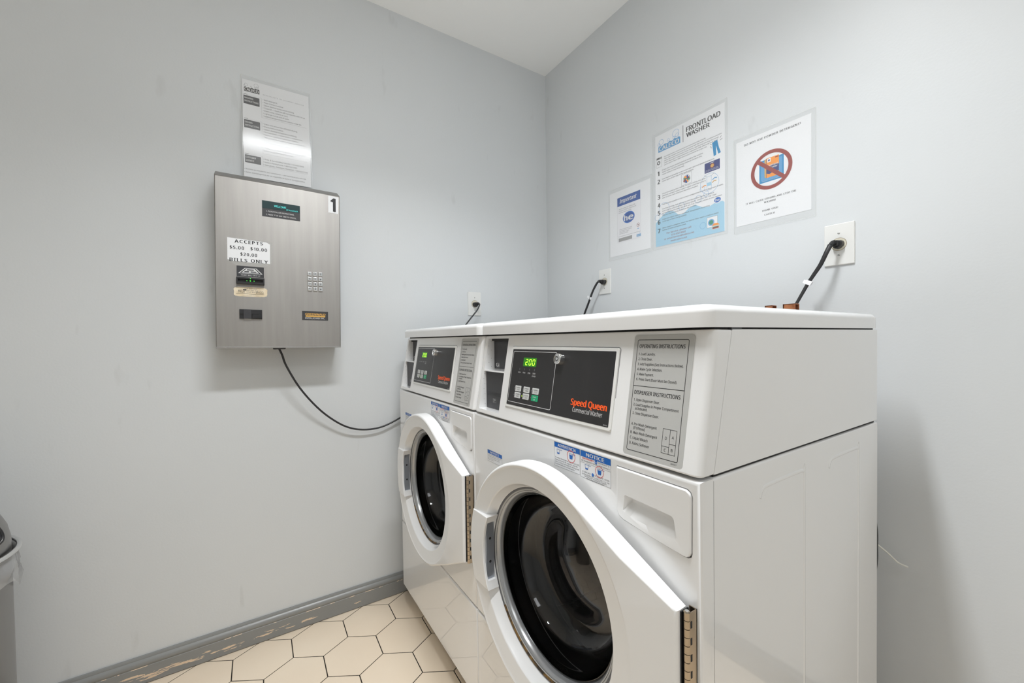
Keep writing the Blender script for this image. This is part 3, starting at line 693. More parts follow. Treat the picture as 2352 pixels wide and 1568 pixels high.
def tb(mb, s, x, y, h, m, z, **k): a = bl(x, y); text(mb, BI, s, a[0], a[1], h, m, z, rot=0, **k)
mb = MB(); rb(mb, 142.3, 493.5, 261.5, 518.5, -1, 1.2, M_vfdw); rb(mb, 142.0, 464.3, 261.5, 491.8, -1, .6, M_charc)
tb(mb, 'WELCOME', 178.9, 501.5, 7.0, M_vfd, 1.4, w=38, bold=.012); tb(mb, 'IPANAMA', 217, 494.6, 5.0, M_vfd, 1.4, w=38)
tb(mb, '1. PLEASE FOLLOW INSTRUCTIONS.', 154.3, 481.8, 4.4, M_wink, .8, w=88, bold=.01); tb(mb, '2. PRESS "*" AT ANY TIME TO CANCEL.', 154, 470.0, 4.4, M_wink, .8, w=95, bold=.01)
bpart('display', mb, 'welcome display with two printed instruction lines', smooth=0)
mb = MB(); rb(mb, 357.5, 510.5, 393.5, 574.0, -1, .4, M_paper); tb(mb, '1', 365, 516.5, 50, M_ink, .6, w=19, bold=.045)
bpart('number_sticker', mb, 'white sticker with a large black 1', smooth=0)
mb = MB(); poly(mb, BI, [bl(*p) for p in [(37, 300), (62, 284.5), (146, 284.5), (168, 300), (171, 330), (171, 374), (160, 377), (37, 380)]], .25, M_tape)
poly(mb, BI, [bl(*p) for p in [(38.5, 303), (55, 297), (162.5, 296.5), (163.8, 366), (152, 372.5), (39.4, 377)]], .5, M_paper)
def sb(s, x, y, h, w): a = bl(x, y); serif(mb, BI, s, a[0], a[1], h, w, M_ink, .7)
sb('ACCEPTS', 59.5, 361.8, 10.6, 83); sb('$5.00', 45.4, 339.6, 10.6, 41); sb('$10.00', 104.7, 339.8, 10.6, 49.5); sb('$20.00', 75, 318.4, 10.6, 49); sb('BILLS', 44, 297.8, 10.6, 51); sb('ONLY', 104.8, 297.8, 10.6, 51)
bpart('paper_label', mb, 'taped white label listing accepted bills', smooth=0)
mb = MB(); rb(mb, 63, 247.5, 143.3, 282.5, -1, .6, M_charc)
pq = lambda pts, m, z: poly(mb, BI, [bl(*p) for p in pts], z, m)
pq([(67, 257.5), (139, 257.5), (121, 277), (87, 277)], M_wink, .8); pq([(71.5, 258.8), (134.5, 258.8), (118.5, 275.8), (89.5, 275.8)], M_charc, .9)
pq([(77.5, 260.5), (128.5, 260.5), (116, 274.5), (92, 274.5)], M_wink, 1.0); pq([(84, 262.5), (98, 262.5), (100, 266), (87, 266)], M_charc, 1.1); pq([(104, 262.5), (122, 262.5), (119, 266), (103, 266)], M_charc, 1.1); pq([(92, 269), (114, 269), (112.5, 272.5), (94, 272.5)], M_charc, 1.1)
tb(mb, 'INSERT BILL FACE UP', 75, 250.5, 3.6, M_wink, .8, w=57, bold=.01); bpart('insert_label', mb, 'black insert-bill sticker', smooth=0)
mb = MB(); b = slab_bm(rrect(61.8 - 3, 221, 143.8 - 3, 245.2, 2), -2, 14, bev=2, seg=3); c = slab_bm(rrect(66 - 3, 228.5, 139.5 - 3, 238.5, 1), 3, 30); b = cut(b, [c]); mb.bm(b, M_black, BI)
for x in (92, 102, 113): disc(mb, BI, x - 3, 234, 1.3 if x != 102 else 2.0, 3.2, M_dotg, 10)
disc(mb, BI, 99.5, 240.5, 1.3, 14.2, M_dotg, 10)
bpart('bill_acceptor', mb, 'black bill slot with green lights')
mb = MB(); yp = []
for i in range(40):
    t = 2 * PI * i / 40; k = (abs(math.cos(t)) ** .35, abs(math.sin(t)) ** .35); n_ = 1 + .03 * noise.noise((i * .9, 3, 1)) + .02 * math.sin(i * 2.1)
    yp.append(bl(102.5 + math.copysign(k[0], math.cos(t)) * 49 * n_, 194.5 + math.copysign(k[1], math.sin(t)) * 16.5 * n_))
poly(mb, BI, yp, .4, M_yel)
tb(mb, 'THIS MACHINE', 84, 203.5, 3.6, M_gink, .6, w=37); tb(mb, 'DOES      ACCEPT $20 NEW', 66, 198, 3.2, M_gink, .6, w=74); tb(mb, 'OLD BILLS', 90, 192.4, 3.2, M_gink, .6, w=34); tb(mb, 'COINS AND NEW BILLS ONLY', 76, 180.8, 2.6, M_pgrey, .6, w=52)
rect(mb, BI, 77.5, 200, 87.5, 204.5, .7, M_charc)
tb(mb, 'Not', 66, 191, 8, M_ink, .7, w=19, ital=.2); tb(mb, 'Does', 118, 189.5, 7, M_ink, .7, w=22, ital=.2)
seg2(mb, BI, bl(60, 188), bl(142, 186.6), .9, .7, M_ink); bpart('aged_label', mb, 'yellowed handwritten label', smooth=0)
mb = MB(); rb(mb, 68, 101.3, 134.8, 133, -1, 5, M_black, bev=1); rb(mb, 68.5, 117.5, 134, 132, 4, 8, M_black, bev=1); rb(mb, 105, 103, 134, 115.5, 4, 8, M_black, bev=1)
rb(mb, 80, 101.5, 103, 133.2, 4, 9, M_charc, bev=2); rb(mb, 82, 99.5, 102, 101.2, -1, 1, M_wplas); bpart('card_slot', mb, 'black card slot')
for i in range(4):
    for j in range(3):
        mb = MB(); x, y = bl(288 + j * 18.3, 271.5 - i * 18.7); b = slab_bm(rrect(x - 6.8, y - 7, x + 6.8, y + 7, 1.5), -1, 4.5, bev=1.2, seg=3); mb.bm(b, M_chro, BI)
        text(mb, BI, '123456789*0#'[i * 3 + j], x, y - 3, 6, M_ink, 4.65, align='C', bold=.02); bpart('keypad_key', mb)
mb = MB(); rb(mb, 260, 99.0, 348.8, 131.7, -1, .7, M_charc); tb(mb, 'GREENWALD', 270, 118, 7, M_gold, .9, w=70, bold=.035); tb(mb, 'INTELLICARD INC.', 270, 104, 5.6, M_wink, .9, w=68, bold=.01)
a = bl(271, 111.3); slab(mb, BI, rrect(a[0], a[1], a[0] + 68, a[1] + 5.5, 2.7), .7, 1.1, M_gold); bpart('maker_plate', mb, 'black maker plate with gold lettering', smooth=0)
mb = MB(); b = slab_bm(rrect(176, -70, 220, -56, 5), -3, 0); mb.bm(b, M_charc, BI @ Matrix.Translation((0, -3, 0)) @ Matrix.Translation((0, 0, 0)) @ Matrix.Rotation(-PI / 2, 4, 'X') @ Matrix.Translation((0, 0, 0)))
# cable clamp under the box
mb = MB(); cc = [Vector((.075, -1.505 + .187, 1.1130))]
b = axisbox((.058, -1.338, 1.1095), (.090, -1.298, 1.1165)); bev_where(b, lambda e: True, .002, 2); mb.bm(b, M_charc, Matrix.Translation((0, 1.31, -1.1175)))
for dy in (-.014, .014): lathe(mb, [(0, -.0015), (.004, -.0012), (.004, .001)], M_scr, Matrix.Translation((.075, -1.318 + dy + 1.31, 1.1095 - 1.1175)), 12)
bpart('cable_clamp', mb)
tag(bx, 'brushed stainless steel card payment box mounted on the left wall', 'payment box')

# data cable drooping from the box to behind the far washer
def on_wall(u, v, x):
    # point on plane X=x seen at photo pixel (u, v), used once to fix the sag of the cable
    d = fw + r2 * ((u - 1176 - 3.4001) / F_PX) - u2 * ((v - 784 - 12.3401) / F_PX); o = Vector((1.80846, -1.40164, 1.1337)); return o + d * ((x - o.x) / d.x)
P = [(.075, -1.318, 1.1100), (.072, -1.309, 1.087), (.066, -1.2960, 1.046), (.056, -1.2550, .9640), (.046, -1.2030, .8900), (.036, -1.1490, .8320), (.029, -1.0850, .7840), (.024, -1.0190, .7610), (.021, -.9440, .7600), (.019, -.8700, .7840), (.017, -.78, .83)]
mb = MB(); tube(mb, crom(P, 8), .0037, M_black, n=12)
tag(mb.build('data_cable', smooth=60, wn=False), 'black cable drooping from the bottom of the steel payment box to the far washer', 'cable')

# ------------------------------------------------------------------ outlets and power cords
def outlet(name, F, w, h, label, screws=.0155):
    r = empty(name, F.translation); I = Matrix.Translation(-F.translation) @ F @ MM
    mb = MB(); slab(mb, I, rrect(-w / 2, -h / 2, w / 2, h / 2, 2.5), 0, 5.5, M_wplas, bev=3.0, seg=4); mb.build('cover_plate', r)
    mb = MB(); lathe(mb, [(0, 6.2), (16.5, 6.2), (17.2, 5.9), (17.4, 5.5)], M_recp, I, 40); ring(mb, I, 0, 0, 17.3, 18.3, 5.7, M_ring); mb.build('receptacle', r)
    for s in (-1, 1):
        mb = MB(); M2 = I @ Matrix.Translation((0, s * 31, 0)); lathe(mb, [(0, 6.6), (2.2, 6.4), (3.2, 5.6), (3.3, 5.4)], M_scr, M2, 16); box(mb, (-2.6, -.4, 6.2), (2.6, .4, 6.75), M_ink, M=M2 @ Matrix.Rotation(.6 * s, 4, 'Z')); mb.build('screw', r)
    tag(r, label, 'wall outlet', 'round-socket wall outlets'); return r
YW = lambda x, z: frame((x, 0, z), (1, 0, 0), (0, 0, 1))
XW = lambda y, z: frame((0, y, z), (0, 1, 0), (0, 0, 1))
outlet('wall_outlet', YW(.4425, 1.3992), 73, 116, 'white single outlet plate on the right wall, nearest the room corner')
outlet('wall_outlet', YW(1.3465, 1.3893), 70.5, 117, 'white outlet plate on the right wall above the nearer washer')
outlet('wall_outlet', XW(-.4640, 1.3140), 71, 117, 'white outlet plate on the left wall above the far washer')
def cord(F, dirn, pts, label, tagat=None, wd=(.0075, .0030), flat=None, knock=None):
    """F: frame on the receptacle face; plug body leaves sideways along dirn (+-1 in x)"""
    o = F.translation; r = empty('power_cord', o); I = Matrix.Translation(-o) @ F @ MM
    mb = MB(); s = dirn
    prof = []
    for i in range(20):
        t = 2 * PI * i / 20; x, y = 13.5 * math.cos(t), 14 * math.sin(t)
        if y > 7: y = 7 + (y - 7) * .3
        prof.append((x * (1 if y > -6 else .85), y))
    b = slab_bm(prof, 6.4, 24, bev=3, seg=3); mb.bm(b, M_black, I)
    b = slab_bm(rrect(-7, -8, 7, 8, 3), 22, 32, bev=2, seg=2); mb.bm(b, M_black, I)
    A = [Vector((0, 1, 26)), Vector((s * 1.5, 1.5, 33)), Vector((s * 4, 0, 40)), Vector((s * 6, -5, 45))]
    tube(mb, crom(A, 4), [(6.5 - .18 * k, 7.5 - .25 * k) for k in range(13)], M_black, n=14, M=I)
    for k in range(4): tube(mb, [A[1] + Vector((s * k * .6, -k * .4, k * 2)), A[1] + Vector((s * k * .6, -k * .4, k * 2 + 1))], 7.0 - .2 * k, M_black, n=14, M=I)
    mb.build('plug', r, smooth=50)
    mb = MB(); st = F @ MM @ A[3]; P = crom([st - o] + [Vector(p) - o for p in pts], 8)
    n_ = len(P); tube(mb, P, [(wd[0] * (1 - .45 * i / n_), wd[1]) if flat is not None else wd for i in range(n_)], M_black, n=14, flat=flat)
    cb = mb.build('cable', r, smooth=60, wn=False)
    if tagat is not None:
        i, dx = tagat; p = P[i]; t = (P[i + 1] - P[i]).normalized(); n = F.to_3x3().col[2].normalized(); side = t.cross(n).normalized()
        mb = MB(); T = Matrix((side, t, n)).transposed().to_4x4(); T.translation = p
        box(mb, (-.0088, -.006, -.0045), (.0088, .006, .0045), M_paper, bev=.001, M=T); box(mb, (min(dx, -.0085 * (1 if dx > 0 else 0)) if dx < 0 else .0085, -.005, -.0006), (dx if dx > 0 else -.0085, .005, .0006), M_paper, M=T)
        mb.build('cord_tag', r)['label'] = 'white tag wrapped around the cord'
    tag(r, label, 'power cord', 'black washer power cords'); return r
cord(YW(1.3462, 1.3895), -1, [(1.3320, -.0520, 1.3601), (1.3214, -.056, 1.3323), (1.3079, -.059, 1.3084), (1.2941, -.062, 1.2841), (1.2809, -.070, 1.2528), (1.2671, -.080, 1.2184), (1.2589, -.090, 1.1948), (1.252, -.10, 1.14)], 'black power cord plugged into the outlet above the nearer washer', tagat=(32, .014), wd=(.0062, .0032), flat=(.85, .1, -.4))
cord(YW(.4430, 1.3985), -1, [(.4270, -.0455, 1.3830), (.4060, -.047, 1.3537), (.3820, -.049, 1.3061), (.3575, -.052, 1.2577), (.3383, -.056, 1.2122), (.325, -.06, 1.15)], 'black power cord hanging from the right wall outlet nearest the corner', tagat=(21, .022), wd=(.0048, .0048))
cord(XW(-.4640, 1.3120), 1, [(.0460, -.4660, 1.2900), (.0465, -.4810, 1.2700), (.048, -.5064, 1.2425), (.050, -.5323, 1.2131), (.055, -.5583, 1.1835), (.06, -.58, 1.12)], 'black power cord plugged into the left wall outlet behind the far washer', wd=(.0034, .0034))

# copper brackets behind the nearer washer, black hose and zip tie
def bracket(x0, x1, z0, z1, label):
    mb = MB(); ya, yb = -.150, -.125; t = .0025
    box(mb, (x0, ya, z1 - t), (x1, yb, z1), M_cop, bev=.0006); box(mb, (x0, ya, z0), (x1, ya + t, z1), M_cop, bev=.0006)
    box(mb, (x0, yb - t, 1.05), (x1, yb, z1), M_cop, bev=.0006); box(mb, (x0, ya, z0), (x0 + t, yb, z1), M_cop)
    box(mb, (x0 + .004, yb - t, 1.05), (x1 - .004, 0, 1.05 + .012), M_cop)
    tag(mb.build('pipe_bracket'), label, 'bracket', 'copper-coloured brackets behind the nearer washer')
bracket(1.2655, 1.2963, 1.2035, 1.2218, 'copper-coloured bracket beside the power cord behind the nearer washer')
bracket(1.2180, 1.2385, 1.2035, 1.2212, 'low copper-coloured bracket peeking over the lid, left of the taller bracket')
mb = MB(); P = crom([(1.34, -.06, .15), (1.425, -.10, .42), (1.4490, -.105, .54), (1.4520, -.105, .605), (1.4490, -.105, .67), (1.425, -.10, .78), (1.36, -.06, .95)], 8)
tube(mb, P, .008, M_rub, n=14); tag(mb.build('drain_hose', smooth=60, wn=False), 'black hose bulging out behind the nearer washer', 'hose')
mb = MB(); tube(mb, crom([(1.425, -.085, .622), (1.4400, -.060, .597), (1.4585, -.032, .569), (1.4760, -.020, .5475), (1.4950, -.016, .5420)], 5), (.0017, .0030), M_zip, n=8)
tag(mb.build('zip_tie', smooth=50, wn=False), 'loose end of a white zip tie sticking out behind the nearer washer', 'zip tie')

# ------------------------------------------------------------------ notices on the walls
def sheet(name, F, w, h, film, label, draw, paper=None, curl=0):
    o = empty(name, F.translation); o.rotation_euler = F.to_euler(); I = MM
    mb = MB(); slab(mb, I, [(0, 0), (w, 0), (w, h), (0, h)], .2, .8, paper or M_paper); draw(mb, I); mb.build('printed_sheet', o, smooth=0)
    if film:
        mb = MB(); x0, y0, x1, y1 = film; poly(mb, I, rrect(x0, y0, x1, y1, 3), 1.9, M_film)
        loopband(mb, I, rrect(x0 + 1.2, y0 + 1.2, x1 - 1.2, y1 - 1.2, 3), rrect(x0, y0, x1, y1, 3), 1.95, M_tape); mb.build('laminate_cover', o, smooth=0)
    tag(o, label, 'notice', 'paper notices taped to the walls'); return o
def logo(mb, I, x, y, w, h, fill, txt, bub):
    # wavy-topped block with lettering and bubbles above
    P = [(x, y), (x + w, y), (x + w, y + h * .92), (x + w * .93, y + h * 1.08), (x + w * .86, y + h * .95), (x + w * .76, y + h * 1.1), (x + w * .64, y + h * .9), (x + w * .52, y + h * 1.05), (x + w * .42, y + h * .85), (x + w * .3, y + h * 1.0), (x + w * .18, y + h * .82), (x + w * .1, y + h * 1.0), (x, y + h * .85)]
    poly(mb, I, P, .9, fill); text(mb, I, 'CALECO', x + w * .03, y + h * .16, h * .62, txt, 1.05, w=w * .92, bold=.03)
    for cx, cy, r_ in ((.14, 1.45, .11), (.03, 1.2, .055), (.47, 1.28, .055), (.80, 1.75, .15), (.72, 1.25, .055), (.86, 1.38, .08)):
        ring(mb, I, x + cx * w, y + cy * h, r_ * w - w * .012, r_ * w, .95, bub, 24)
# front-load instructions poster
def fl(mb, I):
    lw = (0, 97, 20, 112, 40, 125, 64, 130, 85, 124, 105, 105, 124, 102, 150, 118, 175, 123, 205, 106, 231, 101, 258, 110, 281, 107, 287, 101)
    poly(mb, I, [(0, 0), (287, 0)] + [(lw[i], lw[i + 1]) for i in range(len(lw) - 2, -1, -2)], .85, M_lblue)
    for cx, cy, r_ in ((40, 147, 24), (118, 134, 14), (232, 184, 36), (188, 140, 14), (8, 118, 12), (205, 172, 10), (220, 150, 10)): ring(mb, I, cx, cy, r_ - 1, r_, .95, M_bub, 32)
    logo(mb, I, 15, 377.5, 100, 26, M_mblue, M_wink, M_bub); rect(mb, I, 126, 375, 128, 438, .9, M_ink)
    text(mb, I, 'FRONTLOAD', 140, 407, 18, M_ink, .9, w=134, bold=.03); text(mb, I, 'WASHER', 140.5, 386.5, 16, M_ink, .9, w=94, bold=.03)
    ln = [('Frontload washers are economical and environmentally friendly.', 178), ('They save valuable resources by using only half the water of a traditional washer', 238), ('and by removing more moisture from clothes, significantly reducing the energy', 226), ("used in the dryer. A frontload washer is operated a little differently than what", 222), ("you're used to. Please follow the instructions below for proper use.", 182)]
    for i, (s, w) in enumerate(ln): text(mb, I, s, 41.5, 350 - i * 8.1, 4.4, M_gink, .9, w=w, bold=.014)
    slab(mb, I, rrect(5, 318, 32, 358, 2), .8, .95, M_pgrey); rect(mb, I, 6, 319, 31, 350, 1.0, M_paper); ring(mb, I, 16, 336, 4, 7.5, 1.1, M_ink, 20); rect(mb, I, 8, 351, 20, 356, 1.1, M_ink)
    blocks = [('1', 285, [('Empty all of your pockets before loading the washer.', 177), ('Some items can tear clothing, produce extreme lint,', 172), ('cause stains or clog the pump.', 99)], 300), ('2', 252, [('Load washer properly to ensure proper spin and water extraction.', 220), ('Leave space at the top of the wash basket.', 138)], 264),
              ('3', 190, [('Close the loading door tightly. For your safety, the door', 186), ('will lock and you cannot open it again until the cycle is', 186), ('over so make sure all of your laundry is loaded.', 156)], 205.5), ('4', 157, [('Add laundry supplies to the correct compartments of the dispenser drawer.', 252)], 162.8),
              ('5', 126, [('Use low sudsing, high efficiency (HE) liquid detergents to reduce', 217), ('oversudsing and maximize cleaning results. Look for the "HE" logo', 226), ('on the detergent\'s label. DO NOT use 3-in-1 laundry sheets in this washer,', 247), ('they can clog the pump and break the machine.', 150)], 144.5),
              ('6', 89, [('Select the Fabric Selector and Wash Temperature according', 200), ('to the type of fabric being washed.', 108)], 102.5), ('7', 54, [('When wash is complete, leave the washer door open a crack to avoid', 233), ('buildup of mold and mildew smell.', 106)], 68)]
    for nmb, ny, ls, y in blocks:
        text(mb, I, nmb, 10, ny, 17, M_ink, .95, w=12 if nmb != '1' else 9, bold=.045)
        for i, (s, w) in enumerate(ls): text(mb, I, s, 32, y - i * 8.7, 4.6, M_gink, 1.0, w=w, bold=.014)
    for s, x, y, w in (('For Service, please call', 51.4, 42.5, 107), ('610-692-8000', 73.5, 31, 62), ('or email Service@caleco.net', 40.2, 20.3, 131), ('www.caleco.net', 69.5, 8.4, 72)): text(mb, I, s, x, y, 6.6, M_red, 1.0, w=w)
    poly(mb, I, [(243, 324), (262, 328), (268, 300), (275, 279), (266, 277), (257, 310), (258, 277), (249, 274)], .95, M_cyan)
    for a, c in (((236, 322), (241, 318)), ((237, 315), (240, 307)), ((272, 330), (277, 336)), ((273, 322), (281, 326))): seg2(mb, I, a, c, 1.4, .95, M_ink)
    slab(mb, I, rrect(214, 224, 271, 259.5, 2), .8, .95, M_navy); disc(mb, I, 243, 244, 8, 1.05, M_red, 24); disc(mb, I, 243, 244, 6.2, 1.1, M_gold, 24); rect(mb, I, 234, 254, 249, 256, 1.05, M_wink)
    text(mb, I, 'DO NOT USE THIS CARD', 219, 231.5, 3, M_wink, 1.05, w=46); text(mb, I, 'IN ANY WASHER', 217, 227.3, 3, M_wink, 1.05, w=50)
    outline(mb, I, 119, 211, 162, 254, 2, .7, .95, M_gink); disc(mb, I, 141, 231, 15, .95, M_paper, 30); ring(mb, I, 141, 231, 14, 15, 1.0, M_gink)
    for k in range(16):
        a = k * 2.4; q = 3 + 9 * (k / 16) ** .6; disc(mb, I, 141 + q * math.cos(a), 231 + q * math.sin(a), 4, 1.0 + .02 * k, (M_red, M_green, M_oran, M_blue)[k % 4], 10)
    outline(mb, I, 222, 160, 240, 210, 1, .8, 1, M_bub); rect(mb, I, 223, 176, 239, 188, 1.0, M_lblue); seg2(mb, I, (222, 210), (212, 218), .8, 1, M_gink); seg2(mb, I, (240, 210), (250, 216), .8, 1, M_gink)
    for c, m in (((212, 180), M_oran), ((250, 186), M_gold), ((252, 196), M_mblue)): tube(mb, [(c[0] - 8, c[1] - 3, 1.2), (c[0], c[1] + 2, 1.2), (c[0] + 8, c[1], 1.2)], (.1, 1.8), m, n=6, flat=(0, 0, 1), M=I)
    disc(mb, I, 262, 116, 15, 1.0, M_paper, 28, sy=.8); disc(mb, I, 262, 116, 12, 1.1, M_nblue, 28, sy=.75); text(mb, I, 'he', 262, 111.5, 9, M_wink, 1.2, w=16, bold=.03, align='C')
    rect(mb, I, 222, 24, 262, 62, .95, M_paper); outline(mb, I, 222, 24, 262, 62, .5, .7, 1.05, M_gink); ring(mb, I, 238, 42, 7, 12, 1.1, M_bub); disc(mb, I, 238, 42, 8, 1.15, M_green); ring(mb, I, 206, 38, 11, 12, 1.1, M_bub, 30)
    rect(mb, I, 240, 14, 269, 28, 1.15, M_btn); rect(mb, I, 243, 17, 266, 22, 1.25, M_red); rect(mb, I, 243, 22, 266, 24, 1.25, M_green); poly(mb, I, [(240, 28), (248, 36), (262, 35), (269, 28)], 1.2, M_oran)
sheet('frontload_poster', YW(.7308 - .002, 1.5040) , 289, 446.5, (-14, -11, 299, 458), 'tall laminated front-load washer instruction poster with light blue lower part, on the right wall', fl)
def nd(mb, I):
    c = lambda s, y, w: serif(mb, I, s, 110 - w / 2 - 1.5, y, 5.2, w, M_ink, .95)
    serif(mb, I, 'DO NOT USE POWDER DETERGENT!', 26.3, 262.8, 6.0, 167, M_ink, .95); serif(mb, I, 'IT WILL CAUSE SUDSING AND STOP THE', 31, 66, 5.0, 149.5, M_ink, .95); serif(mb, I, 'WASHER!', 88.8, 55.6, 5.0, 34.7, M_ink, .95)
    serif(mb, I, 'THANK YOU!!', 82.4, 29.6, 5.0, 47.5, M_ink, .95); serif(mb, I, 'CALECO', 89.5, 15.6, 5.0, 31.5, M_ink, .95)
    rect(mb, I, 74.5, 121, 146.7, 193.3, .9, M_cyan); rect(mb, I, 79, 128, 142, 188, .95, M_mblue)
    rect(mb, I, 96, 134, 133, 196, 1.0, M_oran); poly(mb, I, [(90.5, 138), (96, 134), (96, 196), (90.5, 192)], 1.0, M_gold); rect(mb, I, 95.6, 134, 96.6, 196, 1.05, M_navy)
    rect(mb, I, 99, 182, 109, 194, 1.1, M_paper); disc(mb, I, 104, 188, 3, 1.15, M_blue, 16); poly(mb, I, [(96, 148), (106, 144), (120, 150), (133, 146), (133, 168), (118, 172), (96, 166)], 1.08, M_navy)
    text(mb, I, 'Detergent', 101, 168.5, 5.5, M_wink, 1.16, w=29, bold=.02, ital=.15); text(mb, I, 'Powder', 107, 161, 5.5, M_wink, 1.16, w=22, bold=.02, ital=.15); rect(mb, I, 122, 190, 132, 193, 1.12, M_red)
    text(mb, I, 'Designed for use in top load washers', 84, 125, 3, M_wink, 1.0, w=50)
    ring(mb, I, 109.5, 157.5, 50.2, 61.3, 1.25, M_red, 72)
    a = math.radians(-43); d = (math.cos(a), math.sin(a)); seg2(mb, I, (109.5 - d[0] * 53, 157.5 - d[1] * 53), (109.5 + d[0] * 53, 157.5 + d[1] * 53), 11.5, 1.24, M_red)
o = sheet('powder_detergent_notice', YW(1.0586 - .001, 1.5070), 220.5, 283, (-8, -23, 233, 297), 'laminated white notice with a red prohibition circle over a detergent box, on the right wall', nd)
def im(mb, I):
    rect(mb, I, 43.5, 54, 176, 259, .86, M_paper2); outline(mb, I, 44.5, 57, 175, 258, .5, .35, .9, M_pgrey); rect(mb, I, 45, 219, 173.6, 257.3, .95, M_blue)
    text(mb, I, 'Important', 58, 231, 17, M_wink, 1.05, w=94, bold=.03, ital=.2)
    for i, (s, w) in enumerate((('Use low sudsing, high efficiency (HE)', 93), ('detergents to reduce oversudsing and', 98), ('maximize cleaning results.', 72))): text(mb, I, s, 53, 203 - i * 8, 4.6, M_gink, .95, w=w)
    ring(mb, I, 109.5, 158.5, 28, 33, 1.0, M_nblue, 40, sy=.76); disc(mb, I, 109.5, 158.5, 29, .98, M_blue, 40, sy=.78)
    text(mb, I, 'h', 82, 146, 24, M_wink, 1.1, w=22, bold=.04); text(mb, I, 'e', 106, 146, 25, M_wink, 1.1, w=29, bold=.04, ital=.1)
    for i, (s, w) in enumerate((('Using non-HE detergents could', 70), ('cause excessive suds, resulting', 68), ('in poor rinsing or damage to', 56), ('your washing machine.', 50))): text(mb, I, s, 56.5, 112 - i * 6.3, 4, M_gink, .95, w=w)
    ring(mb, I, 161.5, 112, 7, 8.2, 1, M_red, 28); seg2(mb, I, (155.5, 118), (167.5, 106), 1.2, 1.02, M_red); disc(mb, I, 161.5, 112, 3, .98, M_pgrey); rect(mb, I, 157, 95.5, 166, 98, .95, M_mblue)
    rect(mb, I, 49, 82.5, 174, 83.4, .95, M_gink); rect(mb, I, 51, 60.3, 128, 75.8, .95, M_pgrey); rect(mb, I, 152, 62, 175.5, 72, .95, M_mblue); text(mb, I, 'CALECO', 153, 64, 5, M_wink, 1.05, w=21.5, bold=.03)
    for cx, cy, q in ((156, 77, 2), (168, 79, 2.6), (163, 75, 1.2), (171, 75, 1.2)): ring(mb, I, cx, cy, q - .5, q, .95, M_bub, 14)
sheet('efficiency_notice', YW(.4775, 1.5060), 225, 288.5, (-7, -17, 236, 304), 'small laminated notice with a blue Important banner, left of the tall washer poster', im)
# left wall instruction sheet, leaning out a little at its foot
def lwd(mb, I):
    T = lambda s, x, y, h, w, m=M_ink, **k: text(mb, I, s, x + 1, y + 366, h, m, .95, w=w, **k)
    logo(mb, I, 6, 321.5, 48.5, 17, M_ink, M_wink, M_gink)
    for a, lb in (((-92, -60), ('WASHING', 'INSTRUCTIONS')), ((-182, -151.5), ('DRYING', 'INSTRUCTIONS')), ((-313, -283.5), ('CUSTOMER', 'SERVICE'))):
        rect(mb, I, 4, a[0] + 366, 54, a[1] + 366, .9, M_charc); T(lb[0], 5.5, a[1] - 12, 6, 6 * len(lb[0]) * .66, M_wink, bold=.02); T(lb[1], 5.5, a[1] - 23.5, 6, 4 * len(lb[1]) * .92, M_wink, bold=.02)
        rect(mb, I, 4, a[1] + 366 + 3.5, 16, a[1] + 366 + 5, .9, M_ink); rect(mb, I, 4, a[1] + 366 + 3.5, 60, a[1] + 366 + 3.9, .9, M_pgrey)
    for y0, y1 in ((-56.5, -130.5), (-147.5, -268), (-280, -316)): rect(mb, I, 60, y1 + 366, 60.5, y0 + 366, .9, M_pgrey); rect(mb, I, 60, y1 + 366, 210, y1 + 366.5, .9, M_pgrey)
    T('S P E C I A L I S T S   I N   L A U N D R Y   S E R V I C E', 64.8, -43, 3.6, 137, M_gink)
    A = [('• Add detergent.', 48), ('• Place clothes in washer.', 68), ('• Select desired temperature setting.', 104), ('• Close lid — machine will not operate with lid up.', 142), ('• Insert coins, tokens or card.', 82), ('• Lights go out at end of cycle.', 86), ('• Additional operating instructions under lid.', 128)]
    for i, (s, w) in enumerate(A): T(s, 64, -63 - i * 10.4, 5, w)
    B = [('• Clean lint screen for efficient drying.', 115), ('• Place clothes in dryer.', 68), ('• Select desired temperature setting.', 112), ('• To start dryer — close door — insert coins,', 132), ('   tokens or card and push start button.', 118), ('• Remove clothes promptly to prevent wrinkles.', 142), ('', 1), ('• Do not dry foam rubber, rugs,', 110), ('', 1), ('• Do not dry rubber, plastic or synthetic', 138), ('   fabrics, pillows or nylons.', 100)]
    for i, (s, w) in enumerate(B):
        if s: T(s, 62.5, -156 - i * 10.2, 5, w)
    for i, (s, w) in enumerate((('• Phila. & Surrounding Suburbs: 1-610-692-8000', 136), ('• Eastern Pennsylvania: 1-800-662-7465', 112), ('• New Jersey, Delaware, Maryland: 1-800-523-7200', 149))): T(s, 60.5, -291 - i * 10.6, 5, w)
    T('• Machines are installed for your convenience — use machines at your own risk.', 0, -339, 4.8, 203); T('• Owner and management are not responsible for burnt or damaged clothes.', 0, -351, 4.8, 199)
TLT = math.radians(3.0)
F = frame((.0012 + math.sin(TLT) * .366, -1.4135, 2.113 - .366), (0, 1, 0), (-math.sin(TLT), 0, math.cos(TLT)))
o = sheet('laundry_instruction_sheet', F, 221, 366, (-4, 0, 226, 379), 'laminated black-and-white washing and drying instruction sheet above the steel payment box', lwd)

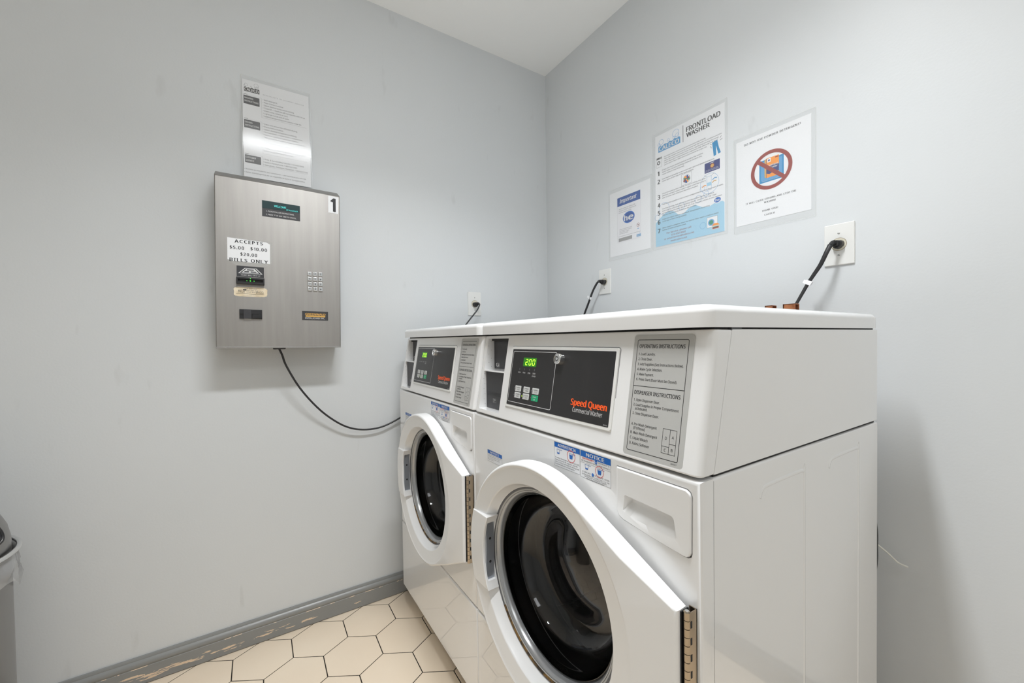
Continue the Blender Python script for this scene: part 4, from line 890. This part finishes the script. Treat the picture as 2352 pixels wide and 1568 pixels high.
# ------------------------------------------------------------------ bin at the left edge
tr = empty('trash_can', (.256, -2.106, 0)); R = .170
mb = MB(); lathe(mb, [(0, 0), (R - .004, 0), (R, .004), (R, .585), (R - .003, .590)], M_can, n=96); mb.build('can_body', tr)
mb = MB(); lathe(mb, [(R + .0125 + .0055 * math.cos(k * PI / 6), .612 + .0055 * math.sin(k * PI / 6)) for k in range(13)], M_chro, n=96); lathe(mb, [(R - .002, .590), (R + .002, .606), (R + .008, .610)], M_can, n=96); mb.build('rim', tr)
dome = [(R + .001, .606), (R + .0005, .618), (R - .001, .640), (R - .006, .668), (R - .019, .702), (R - .040, .733), (R - .074, .760), (R - .120, .777), (.0001, .782)]
mb = MB(); lathe(mb, dome, M_can, n=96); lid = mb.build('dome_lid', tr, smooth=60, wn=False)
def dome_pt(a, z, off=.0):
    for i in range(len(dome) - 1):
        if dome[i][1] <= z <= dome[i + 1][1]:
            k = (z - dome[i][1]) / (dome[i + 1][1] - dome[i][1]); q = dome[i][0] + k * (dome[i + 1][0] - dome[i][0]) + off; return Vector((q * math.cos(a), q * math.sin(a), z))
    return Vector((0, 0, z))
mb = MB(); A0 = math.radians(28); hw = math.radians(60); pts = []
for i in range(17): pts.append(dome_pt(A0 - hw * .9 + 1.8 * hw * i / 16, .646, .001))
for k in ((.97, .650), (1.0, .662), (.99, .680), (.92, .700), (.82, .718)): pts.append(dome_pt(A0 + hw * k[0], k[1], .001))
for i in range(9): pts.append(dome_pt(A0 + hw * .7 - 1.4 * hw * i / 8, .732, .001))
for k in ((.82, .718), (.92, .700), (.99, .680), (1.0, .662), (.97, .650)): pts.append(dome_pt(A0 - hw * k[0], k[1], .001))
tube(mb, crom(pts + [pts[0]], 3), .0035, M_black, n=8); tube(mb, crom([p * 1.004 for p in pts] + [pts[0] * 1.004], 3), .0012, M_chro, n=6)
dd = mb.build('swing_door_seal', lid, smooth=50, wn=False)
mb = MB(); n = 160; vs = []; rows = 8
for i in range(n):
    a = 2 * PI * i / n; L = .082 + .022 * math.sin(3 * a + 1.6) + .010 * math.sin(7 * a)
    for j in range(rows):
        t = j / (rows - 1); wv = (.003 + .022 * math.sin(PI * min(1, t * 1.1)) ** .7) * (math.sin(17 * a + 2 * t) * .25 + noise.noise((math.cos(a) * 4, math.sin(a) * 4, t * 1.5)) * 1.3)
        q = R + .005 + .004 * t + abs(wv); vs.append((q * math.cos(a), q * math.sin(a), .609 - L * t))
fs = [(i * rows + j, ((i + 1) % n) * rows + j, ((i + 1) % n) * rows + j + 1, i * rows + j + 1) for i in range(n) for j in range(rows - 1)]
mb.add(vs, fs, M_bag); mb.build('bag_skirt', tr, smooth=80, wn=False)['label'] = 'clear plastic bag folded over the rim'
tag(tr, 'round grey steel bin with domed swing lid and clear bag by the left wall', 'trash can')
